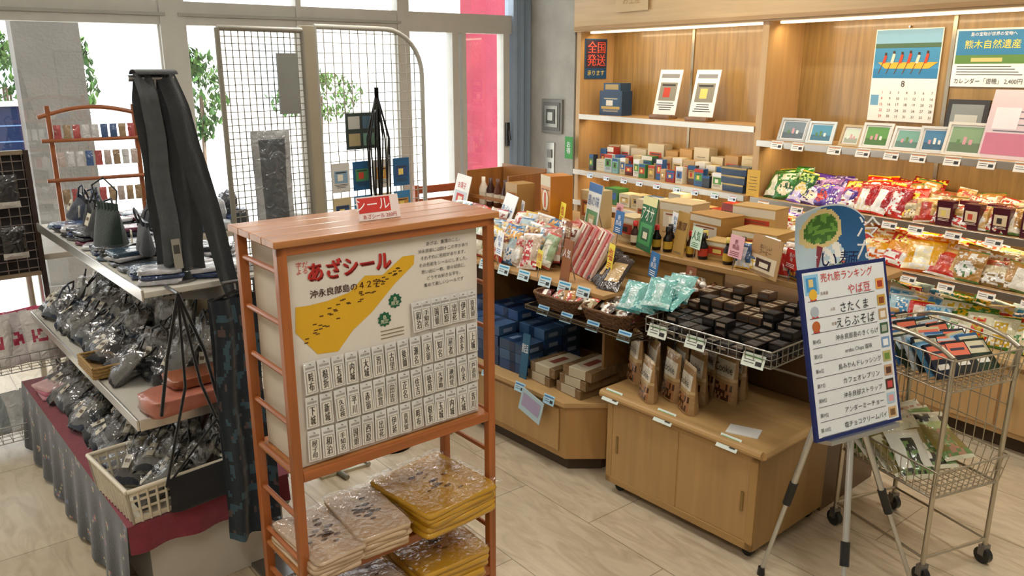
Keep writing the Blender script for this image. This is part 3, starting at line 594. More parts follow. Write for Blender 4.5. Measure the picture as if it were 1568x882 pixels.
b.quad(-.188,.188,.012,.548,-.0066,'paper',C('#dfe3e4')); Y=-.0085
b.text('売れ筋ランキング',.01,.525,.03,C('#c8281e'),y=Y,maxw=.24); b.quad(-.183,-.12,.475,.54,-.0075,'paper',C('#8cc0dc')); b.quad(-.175,-.13,.485,.53,-.008,'paper',C('#3f8fc4')); b.quad(-.165,-.145,.5,.525,-.0083,'paper',C('#d8c080'))
rows=['やば豆','さたくま','えらぶそば','沖永良部島のきくらげ','erabu Chips 塩味','島みかんドレッシング','カフェオレプリン','沖永良部ストラップ','アンダーミーチョー','塩チョコクリームパイ']
for k,t in enumerate(rows):
    z=.475-.048*k+(-.008 if k else 0)
    hh=.032 if k<3 else .019
    b.text('第%d位'%(k+1),-.155,z,.014,C('#222222'),y=Y) if k>2 else b.text(['名産屋','人気','定番'][k],-.1 if k==0 else -.07,z,.011,C('#7a4a2a'),y=Y)
    b.text(t,.03 if k>0 else .06,z,hh,C('#c8303a') if k==0 else C('#1a1a22'),y=Y,maxw=.2 if k!=1 else .13)
    b.quad(-.175,.13,z-.022,z-.0205,-.0078,'paper',C('#2a2a34'))
    if k<3: b.add([(-.15+.018*math.cos(a/12*6.28),-.0082,z+.018*math.sin(a/12*6.28)) for a in range(12)],[tuple(range(12))],'paper',C(['#e0b030','#a8b0b8','#b8602a'][k])); b.add([(-.165,-.008,z-.02),(-.135,-.008,z-.02),(-.142,-.008,z-.005),(-.158,-.008,z-.005)],[(0,1,2,3)],'paper',C('#c84040'))
    b.quad(.14,.178,z-.016,z+.02,-.008,'paper',C(['#e8a050','#c8a040','#b89868','#3a5a40','#7a9ac0','#b8b070','#c8a080','#4a3020','#a8c8d8','#d0b080'][k])); b.quad(.147,.171,z-.01,z+.012,-.0083,'paper',C(['#a83a2a','#8a4a20','#e8e0d0','#a8b0a0','#f0f0f0','#6a8a3a','#5a3a28','#c84a4a','#e0a0a0','#7a5a3a'][k]))
b.done()
b=B('curved_noodle_poster',(2.755,1.735,0),-34)
P1=C('#3f6a22');P2=C('#d8c080');P3=C('#ece8dc');P4=C('#d8dcdc');P5=C('#1f5a8a');P6=C('#b8ccd4');P7=C('#6a9a3a')
def bf(u,v):
    a=(u-.5); return (a*.3*(1-.1*v)-.035*v,.16*a*a+.06*v+.03*math.sin(v*3.1),1.03+.27*v-.12*a*a*2)
def bc(u,v):
    n=noise.noise(Vector((u*14,v*14,4))); e=(u-.3)**2+(v-.66)**2
    if e<.045: return P1 if n>-.1 else P7
    if e<.075: return P2
    if (u-.42)**2*1.6+(v-.28)**2<.035: return P3 if n>-.15 else P6
    if v<.07 or v>.95: return P4
    return P5 if u>.28 else P6
b.grid(bf,40,40,'paper',bc)
b.cyl((0,.03,.976),(-.01,.075,1.15),.006,'metal',C('#aaaaaa')); b.cyl((0,.03,.976),(0,.03,.98),.05,'metal',C('#888888'),16)
b.text('冷\nた',.075,1.18,.17,C('#f4f4f0'),y=-.0); b.text('い麺',-.03,1.1,.07,C('#10204a'),y=-.015); b.done()
# ---------------------------------------------------------------- WIRE CART
CO=(2.66,1.24,0);CR=-12
b=B('wire_basket_cart',CO,CR)
wc='#c4bcaa'; w=.32; d=.42
for x,y in ((0,0),(w,0),(0,d),(w,d)):
    b.cyl((x,y,.07),(x,y,.86),.009,'metal',C(wc),8); b.cyl((x-.011,y,.032),(x+.011,y,.032),.032,'gloss',C('#222222'),16); b.box(x-.018,x+.018,y-.012,y+.012,.035,.075,'metal',C('#888888'))
for z in (.1,.34): b.path([(0,0,z),(w,0,z),(w,d,z),(0,d,z)],.006,'metal',C(wc),8,True)
for X in (0,w): b.path([(X,d*t/8,.86+.04*math.sin(math.pi*t/8)**.6) for t in range(9)],.009,'metal',C(wc),8)
b.wirebox(-.02,w+.02,-.02,d+.02,.74,.86,sp=.03,col=wc,tap=.015); b.wirebox(-.02,w+.02,-.02,d+.02,.34,.45,sp=.03,col=wc,tap=.015)
for k in range(12): b.cyl((w*k/11,d,.45),(w*k/11,d,.74),.002,'metal',C(wc),4); b.cyl((w,d*k/11,.45),(w,d*k/11,.74),.002,'metal',C(wc),4)
for z in (.54,.64): b.cyl((0,d,z),(w,d,z),.002,'metal',C(wc),4); b.cyl((w,0,z),(w,d,z),.002,'metal',C(wc),4)
b.done()
b=B('boxed_snacks_in_cart',CO,CR)
for i in range(3):
    for j in range(11):
        b.at(.055+.1*i,.05+.033*j,.765+.004*(i%2),R.uniform(-14,8),R.uniform(-52,-34)); b.box(-.047,.047,-.007,.007,0,.13,'gloss',C(['#141c2c','#4f7fa0','#1c1c1a','#b0b8bc','#20301f','#2a5a88','#c8b890'][(i*2+j)%7]))
        b.quad(-.042,.042,.07,.12,-.0075,'paper',C(R.choice(['#7aa8c8','#c8c0a0','#a8b8c0','#d86a4a']))); b.quad(-.03,.03,.09,.1,-.008,'paper',C('#2a2a3a')); b.quad(-.03,.02,.03,.05,-.0075,'paper',C('#d8d4c8'))
b.done()
b=B('green_tea_bags_in_cart',CO,CR)
for k in range(22): b.at(.07+.09*(k%3)+R.uniform(-.02,.02),.06+.042*(k//3+1),.352+.02*(k%3),R.uniform(-20,20),R.uniform(-72,-45)); b.pillow(.14,.2,.03,C(R.choice(['#5a8a3a','#b8c880','#dcdccc','#8a7a3a','#e0dccc','#f0ece0'])),pp(R.choice(['#2a2a1a','#e8e4c4','#b8886a']),'#d8d4b8','#6a8a4a'),'poly')
b.done()
# ---------------------------------------------------------------- LADDER SHELF
LO=(.659,2.03,0);LR=4.5
oc='#a9602c'
b=B('wooden_ladder_shelf',LO,LR)
w=.72;d=.30;H=1.368;p=.028
for x in (0,w-p):
    for y in (0,d-p): b.box(x,x+p,y,y+p,0,H-.02,'woodz',C(oc))
    for k in range(9): b.cyl((x+p/2,p,.1+.147*k),(x+p/2,d-p,.1+.147*k),.0085,'woody',C(oc),10)
for k in range(4): b.box(-.012,w+.012,-.012+k*.0815,-.012+k*.0815+.0795,H-.02,H,'woodx',C('#b87a44'))
b.box(0,w,0,.014,H-.045,H-.02,'woodx',C(oc))
for z in (.69,.35,.1):
    b.box(p,w-p,.0,.016,z-.03,z,'woodx',C(oc)); b.box(p,w-p,d-.016,d,z-.03,z,'woodx',C(oc)); b.box(p*.2,w-p*.2,.012,d-.012,z-.012,z,'woodx',C('#b4743c'))
b.done(.003)
b=B('sticker_display_board',LO,LR)
b.box(.035,.67,.03,.262,.692,1.322,'paper',C('#cbbfae'))
PX0=.035;PW=.635;PZ=1.322;PH=.628; yy=.029
b.quad(PX0,PX0+PW,PZ-PH,PZ,yy,'paper',C('#ddd6cb'))
def S(s,t): return (PX0+PW*s,PZ-PH*t)
mp_=[(.028,.24),(.02,.355),(.115,.475),(.215,.485),(.295,.40),(.40,.33),(.52,.22),(.63,.14),(.635,.095),(.57,.093),(.46,.165),(.37,.153),(.29,.217),(.18,.238),(.09,.243)]
b.add([(S(s,t)[0],yy-.001,S(s,t)[1]) for s,t in mp_],[tuple(range(len(mp_)))],'paper',C('#d9a91e'))
for k in range(46):
    f=R.random(); s=.06+.5*f; t=.36-.22*f+R.uniform(-.04,.07)*(1-f*.7); X,Z=S(s,t); b.quad(X-.006,X+.006,Z-.0018,Z+.0018,yy-.0015,'paper',C('#5a3a0a'))
for s,t in ((.52,.3),(.46,.38)):
    X,Z=S(s,t); b.add([(X+(.024 if a%2 else .019)*math.cos(a/20*6.283),yy-.002,Z+(.024 if a%2 else .019)*math.sin(a/20*6.283)) for a in range(20)],[tuple(range(20))],'paper',C('#125a3a')); b.text('島\n限定',X,Z,.026,C('#e8e8c8'),y=yy-.003)
X,Z=S(.3,.095)
for ox,oz in ((.004,-.004),(.002,-.002),(.003,0)): b.text('あざシール',X+ox,Z+oz,.052,C('#7a1010'),y=yy-.002,maxw=.26)
for ox in (-.002,0,.0015): b.text('あざシール',X+ox,Z+.002,.052,C('#d83a32'),y=yy-.003,maxw=.26)
X,Z=S(.07,.07); b.text('字だ\nよる',X,Z,.034,C('#c8281e'),y=yy-.002)
X,Z=S(.27,.195)
for ox in (0,.001): b.text('沖永良部島の４２字',X+ox,Z,.023,C('#4a1a0a'),y=yy-.002,maxw=.22)
for k,t in enumerate(['あざは、集落のこと。','沖永良部には四十二の字があり','それぞれに名前があります。','その名前をシールにしました。','思い出に一枚、旅の記念に。','どうぞお好きな字を。','集めて楽しいシールです']):
    X,Z=S(.8,.05+.034*k); b.text(t,X,Z,.0125,C('#2a2a2a'),y=yy-.002,maxw=.21)
for k in range(3): X,Z=S(.5,.44+.018*k); b.quad(X-.04,X+.04,Z,Z+.003,yy-.002,'paper',C('#8a7a60'))
b.done()
b=B('hanging_sticker_packs',LO,LR)
kan=["和泊","手知名","国頭","西原","出花","伊延","喜美留","畦布","根折","玉城","内城","大城","皆川","古里","後蘭","瀬名","永嶺","知名","屋者","余多","上城","下城","新城","久志検","平川","赤嶺","黒貫","田皆","正名","住吉","徳時","大津勘","瀬利覚","小米","芦清良","屋子母"]
def pack(s,t,k):
    X,Z=S(s,t); ww=.039;hh=.094
    b.m=Matrix.Translation((X,yy-.003,Z))@Matrix.Rotation(rad(R.uniform(-2,2)),4,'Y')@Matrix.Rotation(rad(R.uniform(-5,-1)),4,'X')@Matrix.Rotation(rad(R.uniform(-5,5)),4,'Z')
    b.box(-ww/2,ww/2,-.004,-.002,-hh,0,'poly',C('#efefec')); b.quad(-.0155,.0155,-hh+.004,-.026,-.0045,'paper',C('#aaa398')); b.quad(-.0125,.0125,-hh+.006,-.028,-.005,'paper',C('#f0ece2'))
    for ox in (-.0007,.0007): b.text('\n'.join(kan[k%len(kan)]),ox,-.058,.054,C('#181210'),y=-.0056,maxw=.016)
    b.quad(-.0145,.0145,-.02,-.014,-.005,'paper',C('#a8a49e')); b.cyl((0,.002,-.007),(0,-.012,-.006),.0015,'metal',C('#999999'),5)
    b.pillow; sd=R.random()*20
    b.grid(lambda u,v:(-ww/2-.001+(ww+.002)*u,-.0065-.006*math.sin(v*3.1)*math.sin(u*3.14)*(1+noise.noise(Vector((u*3,v*5,sd)))),-hh+(hh+.001)*v),5,8,'clear',(1,1,1))
k=0
for r,(t,s0,n) in enumerate([(.325,.60,7),(.5,.035,14),(.665,.035,14),(.83,.035,14)]):
    for q in range(n): pack(s0+.033+(.0685 if n>8 else .054)*q,t,k); k+=1
b.done()
b=B('sticker_price_sign',LO,LR); b.at(.37,.1,H+.001,0,-14); b.box(-.07,.07,0,.003,0,.07,'paper',C('#f0e4e0')); b.quad(-.067,.04,.022,.066,-.001,'paper',C('#d0332a')); b.text('シール',-.02,.046,.032,C(W),y=-.002); b.text('あざシール 250円',0,.011,.014,C('#b01a1a'),y=-.002,maxw=.13); b.box(-.066,.066,.003,.04,0,.003,'paper',C('#f0e4e0')); b.done()
def clothpack(b,x,y,z,rx,ry,n,th,col,ink,yaw):
    for k in range(n):
        b.at(x+R.uniform(-.004,.004),y-.003*k,z+th*k,yaw+R.uniform(-4,4)); b.lump(rx*R.uniform(.97,1.02),ry,th*.55,C(col),'poly',.16,amp=.02,n=28,mm=10)
    zt=z+th*(n-1)+th*1.1+.0012
    b.at(x,y-.003*(n-1),zt,yaw)
    for k in range(16):
        a=R.uniform(0,6.28); r=R.uniform(.02,.8); px=r*rx*.8*math.cos(a); py=r*ry*.8*math.sin(a); q=R.uniform(.006,.016)
        b.add([(px+q*math.cos(t/9*6.283)*(1+.4*(t%2)),py+q*.6*math.sin(t/9*6.283),.0) for t in range(9)],[tuple(range(9))],'paper',C(ink))
    b.grid(lambda u,v:((u-.5)*2.1*rx,(v-.5)*2.1*ry,.004+.006*noise.noise(Vector((u*4+x*9,v*4,1)))),16,16,'film',(1,1,1))
b=B('beige_printed_cloth_packs',LO,LR)
clothpack(b,.10,.11,.351,.085,.15,5,.014,'#cdb294','#6a5240',2); clothpack(b,.275,.12,.351,.088,.15,5,.016,'#ccb08e','#5a4636',-4)
b.done()
b=B('gold_printed_cloth_packs',LO,LR)
clothpack(b,.53,.11,.351,.15,.165,5,.02,'#c8971e','#7a5410',6)
b.done()
b=B('yellow_bag_packs',LO,LR)
clothpack(b,.53,.12,.101,.14,.15,5,.022,'#c8971e','#7a5410',-5); clothpack(b,.2,.12,.101,.15,.15,5,.02,'#c8ae8e','#6a5240',3)
b.done()
# ---------------------------------------------------------------- GONDOLA left
GO=(.30,2.64,0);GR=6
b=B('stepped_display_shelf',GO,GR)
wh='#c9c5ba'
b.box(.06,.54,.04,1.62,0,.33,'paint',C(wh)); b.box(0,.56,0,1.66,.33,.35,'paint',C(wh))
b.box(.08,.54,.04,1.66,.66,.68,'paint',C(wh)); b.box(.16,.58,.1,1.66,1.075,1.095,'paint',C(wh))
b.box(.072,.08,.04,1.66,.65,.69,'metal',C('#d4d2cc')); b.box(.152,.16,.1,1.66,1.065,1.105,'metal',C('#d4d2cc')); b.box(.08,.54,.032,.04,.65,.69,'metal',C('#d4d2cc'))
for y in (.12,.85,1.6): b.box(.5,.53,y,y+.03,.35,1.08,'metal',C('#c9c6be')); b.add([(.5,y+.01,1.07),(.5,y+.01,1.0),(.2,y+.01,1.06)],[(0,1,2)],'metal',C('#bdbab2')); b.add([(.5,y+.01,.65),(.5,y+.01,.58),(.12,y+.01,.645)],[(0,1,2)],'metal',C('#bdbab2'))
b.box(.52,.53,.13,1.6,.35,1.08,'paint',C('#a8997c'))
b.done(.002)
b=B('patterned_table_cloth',GO,GR)
FL=[C('#3a4a3c'),C('#904a56'),C('#a89870'),C('#4a5a7a')]; DG=C('#2e3032')
def dc(u,v):
    n=noise.noise(Vector((u*34,v*8,3)))
    return FL[int(abs(n*40))%4] if n>.36 else DG
b.grid(lambda u,v:(-.012-.02*(1-v)*(1+.6*math.sin(u*52)),u*1.68-.01,.02+.333*v),160,34,'cloth',dc)
b.grid(lambda u,v:(-.012+.56*u,-.015-.012*(1-v)*math.sin(u*20),.25+.103*v),30,6,'cloth',C('#84303f'))
b.quadz(-.012,.56,-.015,1.67,.3525,'cloth',C('#84303f'))
b.done()
blk=['#121316','#1a1d24','#181e2e','#24201e','#33373e','#101010','#464a50','#2a3440']
def wbag(b,x,y,z,w,h,tilt,yaw,col,film=True,ac=None):
    b.fx(x,y,z,tilt,yaw); b.m=b.m@Matrix.Rotation(rad(R.uniform(-10,10)),4,'Y')
    c=C(col); a2=C(ac) if ac else None
    b.pouch(w,h,.06,c,(lambda i,j: a2 if .38<j<.5 else None) if a2 else None,'cloth',10,10)
    b.box(-w/2,w/2,-.006,.006,h-.012,h+.004,'gloss',c)
    for s2 in (-1,1): b.path([(-w*.28,s2*.008,h*.9),(-w*.24,s2*.02,h*1.25),(0,s2*.026,h*1.42),(w*.24,s2*.02,h*1.25),(w*.28,s2*.008,h*.9)],.0045,'gloss',c,6)
    if R.random()<.6: b.box(-.014,.014,-.045,-.043,h*.35,h*.35+.05,'paper',C('#cfc9b8')); b.quad(-.01,.01,h*.35+.02,h*.35+.034,-.0455,'paper',C('#6a5a48'))
    if film: b.pillow(w*1.2,h*1.3,.085,(1,1,1),None,'film',9,10)
def bagrow(name,rows,cols,seed):
    b=B(name,GO,GR)
    for (x,z,y0,y1,dy,w,h,tilt) in rows:
        y=y0
        while y<y1:
            wbag(b,x+R.uniform(-.015,.015),y,z,w*R.uniform(.85,1.15),h*R.uniform(.85,1.15),tilt+R.uniform(-12,12),R.uniform(-30,30),R.choice(cols),True,R.choice([None,None,'#6a5a48','#5a606a','#8a8c90'])); y+=dy*R.uniform(.85,1.15)
    b.done()
bagrow('wrapped_black_handbags',[(.05,.366,.44,1.6,.115,.13,.13,62),(.17,.375,.42,1.6,.12,.14,.14,45),(.32,.37,.1,1.6,.12,.14,.16,22)],blk+['#14161a','#1c1f26'],1)
bagrow('wrapped_dark_purses',[(.12,.69,.46,1.6,.11,.12,.12,58),(.24,.695,.3,1.6,.12,.14,.14,40),(.38,.69,.2,1.6,.12,.14,.17,18)],blk+['#3a2c26','#2a2f3a','#6a5040'],2)
b=B('stuffed_bag_heap',GO,GR)
for j in range(12):
    for x,z in ((.2,.355),(.26,.684)): b.at(x,(.34 if z<.5 else .3)+.11*j,z,R.uniform(-30,30)); b.lump(.06,.05,.04,C(R.choice(blk)),'wrap',.6,amp=.2)
b.done()
b=B('pink_folded_cloth',GO,GR)
for k in range(3): b.at(.06,1.38+.01*k,.356+.016*k,10*k); b.lump(.05,.07,.009,C(['#c88a98','#b86a80','#d8b0b0'][k]),'cloth',.3,amp=.05)
b.done()
b=B('wicker_tray',GO,GR)
b.at(.15,.62,.684); b.box(-.08,.08,-.1,.1,0,.01,'wicker',C('#8a6a3a'))
for q in range(4): b.path([(-.085,-.105,.01+.012*q),(.085,-.105,.01+.012*q),(.085,.105,.01+.012*q),(-.085,.105,.01+.012*q)],.006,'wicker',C('#a8844a'),6,True)
b.done()
b=B('folded_textile_packs',GO,GR)
for j in range(36):
    x=.25+.14*(j%3); y=.2+.12*(j//3); 
    if y>1.6: continue
    for k in range(R.choice([1,2,3])):
        b.at(x,y,1.097+.018*k,R.uniform(-35,35)); b.lump(.07,.055,.009,C(R.choice(['#131820','#1f3a68','#2a4558','#c8c8cc','#2a2c30','#454a50','#7b90a0','#262a3a','#6a1c3a','#b8b8bc','#d8d8da'])),'wrap',.3,amp=.08)
b.done()
b=B('dark_green_drawstring_pouch',GO,GR); b.at(.24,.74,1.13,-75); b.pouch(.17,.15,.1,C('#14261f'),None,'cloth'); b.lump(.055,.035,.01,C('#10201a'),'cloth',.8)
b.grid(lambda u,v:(-.07+.14*u,.008*math.sin(u*40),.14+.035*v),24,3,'cloth',C('#1a3026')); b.path([(-.06,0,.15),(-.05,-.02,.24),(0,0,.27),(.05,.02,.22),(.06,0,.15)],.003,'cloth',C('#0c1410')); b.done()
b=B('small_black_handbags',GO,GR)
for x,y,z in ((.3,.52,1.135),(.45,1.0,1.135),(.28,1.2,1.135),(.42,.42,1.135),(.28,1.5,1.12),(.45,.7,1.135),(.24,1.0,1.13)): wbag(b,x,y,z,.14,.12,R.uniform(0,30),R.uniform(-30,20),R.choice(['#16181c','#222a3a','#30343a']),False)
b.done()
b=B('coral_cloth_bundle',GO,GR); b.at(.24,.09,.684,5); b.lump(.13,.085,.03,C('#b8705c'),'poly',.3,amp=.08); b.at(.3,.12,.745,0); b.lump(.1,.06,.02,C('#9a5634'),'poly',.3,amp=.08); b.done()
b=B('white_slotted_basket',GO,GR); b.at(.155,.17,.356,4)
w2=.17;d2=.185;h=.12;bc_='#dcd3be'
def wall(p0,p1):
    p0=Vector(p0);p1=Vector(p1);L=(p1-p0); n=max(4,int(L.length/.03))
    for (z0,z1) in ((0,.02),(.046,.056),(.081,.091),(.104,.125)):
        k0=.92+.08*z0/h;k1=.92+.08*z1/h
        b.add([(p0.x*k0,p0.y*k0,z0),(p1.x*k0,p1.y*k0,z0),(p1.x*k1,p1.y*k1,z1),(p0.x*k1,p0.y*k1,z1)],[(0,1,2,3)],'gloss',C(bc_))
    for i in range(n+1):
        q=p0+L*(i/n); b.cyl((q.x*.92,q.y*.92,0),(q.x,q.y,.125),.005,'gloss',C(bc_),4)
cs=[(-w2,-d2),(w2,-d2),(w2,d2),(-w2,d2)]
for a,c in zip(cs,cs[1:]+cs[:1]): wall((*a,0),(*c,0))
b.path([(x,y,.125) for x,y in cs],.008,'gloss',C(bc_),8,True); b.quadz(-w2*.92,w2*.92,-d2*.92,d2*.92,.002,'gloss',C(bc_)); b.done()
b=B('wrapped_black_wallets',GO,GR)
for x,y,z,t,c in [(.06,.1,.37,50,'#16181c'),(.06,.24,.37,50,'#22262e'),(.15,.12,.38,40,'#101114'),(.15,.26,.38,40,'#1a2230'),(.23,.1,.38,25,'#30343a'),(.23,.24,.38,25,'#141414'),(.12,.18,.42,60,'#1c1e22')]: wbag(b,x,y,z,.12,.15,t,R.uniform(-35,35),c,True,R.choice([None,'#8a8478']))
b.done()
b=B('black_scarf_on_stand',GO,GR)
b.cyl((.3,.2,1.096),(.3,.2,1.77),.009,'metal',C('#888888')); b.cyl((.3,.2,1.096),(.3,.2,1.105),.07,'metal',C('#777777'),20); b.cyl((.22,.2,1.77),(.36,.2,1.77),.01,'metal',C('#888888'))
def tail(pts,yo,col,ph=0,amp=.006,ye=0,fr=7):
    def fn(u,v):
        f=v*(len(pts)-1); i=min(len(pts)-2,int(f)); t=f-i; z=pts[i][0]*(1-t)+pts[i+1][0]*t; a=pts[i][1]*(1-t)+pts[i+1][1]*t; c=pts[i][2]*(1-t)+pts[i+1][2]*t
        return (a+(c-a)*u+.003*math.sin(v*14+ph),.2+yo*min(1,v*8)+ye*v+amp*math.sin(u*fr+ph+v*3)+.004*noise.noise(Vector((u*4,v*12,ph))),z+.006*math.sin(u*9+ph)*v)
    b.grid(fn,24,44,'cloth',col)
cl=C('#3a3e41')
tail([(1.785,.235,.365),(1.5,.245,.385),(1.25,.255,.39),(1.1,.26,.385)],-.035,cl,0,.009,0,15)
tail([(1.785,.235,.365),(1.12,.25,.38)],.035,cl,2)
tail([(1.785,.3,.365),(1.5,.33,.41),(1.15,.39,.455),(.95,.42,.475)],-.052,C('#2c3033'),1,.006,-.12)
tail([(1.785,.235,.29),(1.5,.24,.3),(1.16,.25,.315)],-.05,C('#4c5154'),3,.004)
b.grid(lambda u,v:(.235+.13*u,.2+.037*math.cos(v*3.14),1.782+.016*math.sin(v*3.14)),8,8,'cloth',cl)
b.at(.29,.13,1.15,0,-8); b.box(-.014,.014,-.003,0,0,.1,'paper',C('#8f8c80')); b.quad(-.01,.01,.05,.08,-.004,'paper',C('#3a3832')); b.done()
b=B('black_tote_bag',GO,GR)
b.path([(.14,.0,.70),(.17,-.03,.9),(.235,.0,1.1),(.29,-.03,.9),(.33,.0,.70)],.006,'cloth',C('#121212')); b.path([(.12,-.03,.46),(.21,-.05,.8),(.235,-.0,1.1),(.26,-.05,.8),(.36,-.03,.46)],.005,'cloth',C('#121212'))
b.path([(.235,.0,1.1),(.235,.12,1.1)],.006,'metal',C('#999999'))
b.path([(.12,-.03,.46),(.3,-.05,.66),(.36,-.03,.46)],.004,'cloth',C('#121212'))
b.at(.24,-.03,.37,6); b.pouch(.24,.12,.05,C('#1a1b1e'),None,'cloth'); b.done()
b=B('navy_long_garment',(.69,2.58,0),6)
N1=C('#3a5562');N2=C('#1d2832');N3=C('#5a4a48')
b.grid(lambda u,v:(-.085+.18*u*(.8+.2*v)+.006*math.sin(v*11),.016*math.sin(u*15+v*1.5)*(.5+v*.7),1.08-.86*v-.012*math.sin(u*6)*v),30,70,'cloth',lambda u,v:N1 if noise.noise(Vector((u*7,v*22,1)))>.25 else (N3 if noise.noise(Vector((u*9,v*20,7)))>.42 else N2))
b.grid(lambda u,v:(-.08+.16*u,.03+.01*math.sin(u*12+v*2),1.08-.8*v),12,20,'cloth',N2)
b.path([(-.08,.015,1.075),(.01,.015,1.10),(.09,.015,1.075)],.005,'gloss',C('#151515')); b.cyl((.01,.015,1.10),(.01,.02,1.13),.003,'metal',C('#999999')); b.cyl((-.03,.02,1.13),(.2,.02,1.13),.006,'metal',C('#666666')); b.cyl((.17,.05,0),(.17,.03,1.13),.01,'metal',C('#aaaaaa')); b.box(.02,.32,-.02,.14,0,.012,'metal',C('#888888')); b.done()
# ---------------------------------------------------------------- grid racks
def gridpanel(name,loc,rz,w,zt,col,sp=.035,rnd=0,z0=.1,items=None,frame=.011):
    b=B(name,loc,rz); c=C(col)
    if rnd: pts=[(0,0,z0),(0,0,zt)]+[(w-rnd+rnd*math.sin(a/8*1.571),0,zt-rnd+rnd*math.cos(a/8*1.571)) for a in range(9)]+[(w,0,z0)]
    else: pts=[(0,0,z0),(0,0,zt),(w,0,zt),(w,0,z0)]
    b.path(pts,frame,'paint',c,8,True)
    n=int(w/sp)
    for i in range(1,n):
        x=w*i/n; top=zt
        if rnd and x>w-rnd: top=zt-rnd+math.sqrt(max(0,rnd**2-(x-w+rnd)**2))
        b.cyl((x,0,z0),(x,0,top),.0024,'paint',c,4)
    z=z0+sp
    while z<zt:
        xr=w
        if rnd and z>zt-rnd: xr=w-rnd+math.sqrt(max(0,rnd**2-(z-zt+rnd)**2))
        b.cyl((0,0,z),(xr,0,z),.0024,'paint',c,4); z+=sp
    for x in (.03,w-.03): b.cyl((x,-.2,.012),(x,.2,.012),.012,'metal',c); b.cyl((x,0,.012),(x,0,z0+.02),.012,'metal',c)
    if items: items(b)
    b.done()
SL=C('#565c62')
def it1(b):
    b.at(.17,-.03,1.02); b.pillow(.17,.54,.03,C('#a9adb0'),lambda i,j:SL if .15<i<.85 and .08<j<.92 else None,'wrap'); b.at(.3,-.03,.75); b.pillow(.12,.34,.03,C('#1a1c20'),None,'wrap'); b.at(.12,-.03,.6); b.pillow(.16,.36,.03,C('#2a3036'),None,'wrap'); b.at(.26,-.012,1.62); b.box(-.03,.06,-.01,0,0,.24,'gloss',C('#8a8d88')); b.o()
gridpanel('wire_grid_panel',(.90,3.27,0),9,.36,1.95,'#8d897c',.026,0,.1,it1)
b=B('metal_stand_post',(1.28,3.35,0)); b.box(-.03,.03,-.02,.02,.012,1.97,'paint',C('#a89e88')); b.box(-.12,.12,-.16,.16,0,.014,'metal',C('#b8b09c')); b.done(.002)
def it2(b):
    for k in range(4):
        for q in range(4): b.at(.08+.11*q,-.012,.8+.155*k,0); b.box(-.045,.045,-.006,0,0,.13,'paper',C(['#d8d6d0','#3a7fb0','#a8b8b0','#1f5a88','#c8b890','#3a3c40'][(k*2+q*3)%6])); b.prints(.09,.13,-.006,lines=3,pic=['#4a8a5a','#c89040','#2a4a7a','#88a8c0'][(k+q)%4])
    b.at(.2,-.012,1.45); b.box(-.08,.08,-.006,0,0,.16,'paper',C('#2f3a36'))
    for k in range(4): b.quad(-.07+.075*(k%2),-.01+.075*(k%2),.015+.075*(k//2),.07+.075*(k//2),-.007,'paper',C(['#a89870','#6a9080','#b8b8b0','#4a6678'][k]))
    b.o()
gridpanel('rounded_wire_grid_rack',(1.33,3.38,0),9,.56,1.97,'#aaa89e',.042,.2,.1,it2)
b=B('black_cord_necklace_stand',(1.58,3.33,0)); b.cyl((0,0,0),(0,0,1.72),.01,'metal',C('#1a1a1a')); b.cyl((0,0,0),(0,0,.012),.1,'metal',C('#1a1a1a'),20)
for k in range(9): a=k*.7; b.path([(0,0,1.7),(.05*math.cos(a),.05*math.sin(a),1.5),(.04*math.cos(a+.4),.04*math.sin(a+.4),1.2-.05*k)],.004,'cloth',C('#0f0f10'),5); b.at(.04*math.cos(a+.4),.04*math.sin(a+.4),1.15-.05*k); b.lump(.02,.02,.03,C('#141416'),'gloss',.9,n=8,mm=6); b.o()
b.done()
b=B('display_table',(.25,4.62,0),4); b.box(0,1.2,0,.55,.86,.89,'oakx',C('#a39b8c'))
for x in (.04,1.16):
    for y in (.04,.51): b.cyl((x,y,0),(x,y,.86),.018,'metal',C('#b0aca2'))
b.done(.003)
b=B('wooden_keychain_rack',(.45,4.95,.891),0); bw='#8f5028'
for x in (0,.42): b.cyl((x,0,0),(x,0,.72),.014,'woodz',C(bw)); b.cyl((x,-.12,.012),(x,.12,.012),.012,'woody',C(bw))
for z in (.1,.33,.54): b.cyl((-.05,-.03,z),(.47,-.03,z),.011,'woodx',C(bw))
b.path([(-.05+.52*k/10,0,.66+.05*math.sin(k/10*3.14)) for k in range(11)],.012,'woodx',C(bw),8)
for z in (.3,.5,.64):
    for k in range(9):
        x=.03+.045*k; b.cyl((x,-.035,z+.02),(x,-.035,z-.02),.0015,'metal',C('#aaaaaa'),4); b.at(x,-.035,z-.1); b.pillow(.035,.08,.012,C(R.choice(['#b8a8a0','#a84a4a','#c8c8c8','#3a5a8a','#988060'])),None,'wrap',4,5); b.o()
for k in range(7): b.at(.03+.06*k,-.035,0); b.lump(.028,.03,.03,C(R.choice(['#b8b8bc','#a88890','#6a7a88'])),'wrap'); b.o()
b.done()
b=B('dark_fabric_packs',(.85,4.72,.891),0)
for k in range(15): b.at(.06+.11*(k%5),.05+.12*(k//5),0,R.uniform(-20,20)); b.lump(.05,.05,.03+.03*(k%3),C(R.choice(['#12151a','#1f3768','#a8acb0','#2a2f36'])),'wrap',.5)
b.done()
b=B('black_grid_display_stand',(-.32,4.5,0),6)
for x in (0,.62): 
    b.box(x-.012,x+.012,-.0,.024,0,1.42,'woodz',C('#2a1c14')); b.box(x-.012,x+.012,-.15,.2,0,.03,'woodz',C('#2a1c14'))
b.box(0,.62,0,.024,1.4,1.42,'woodx',C('#7a6a54')); b.box(0,.62,.0,.024,.8,.82,'woodx',C('#7a6a54')); b.box(0,.62,.02,.03,.82,1.4,'cloth',C('#1c1614'))
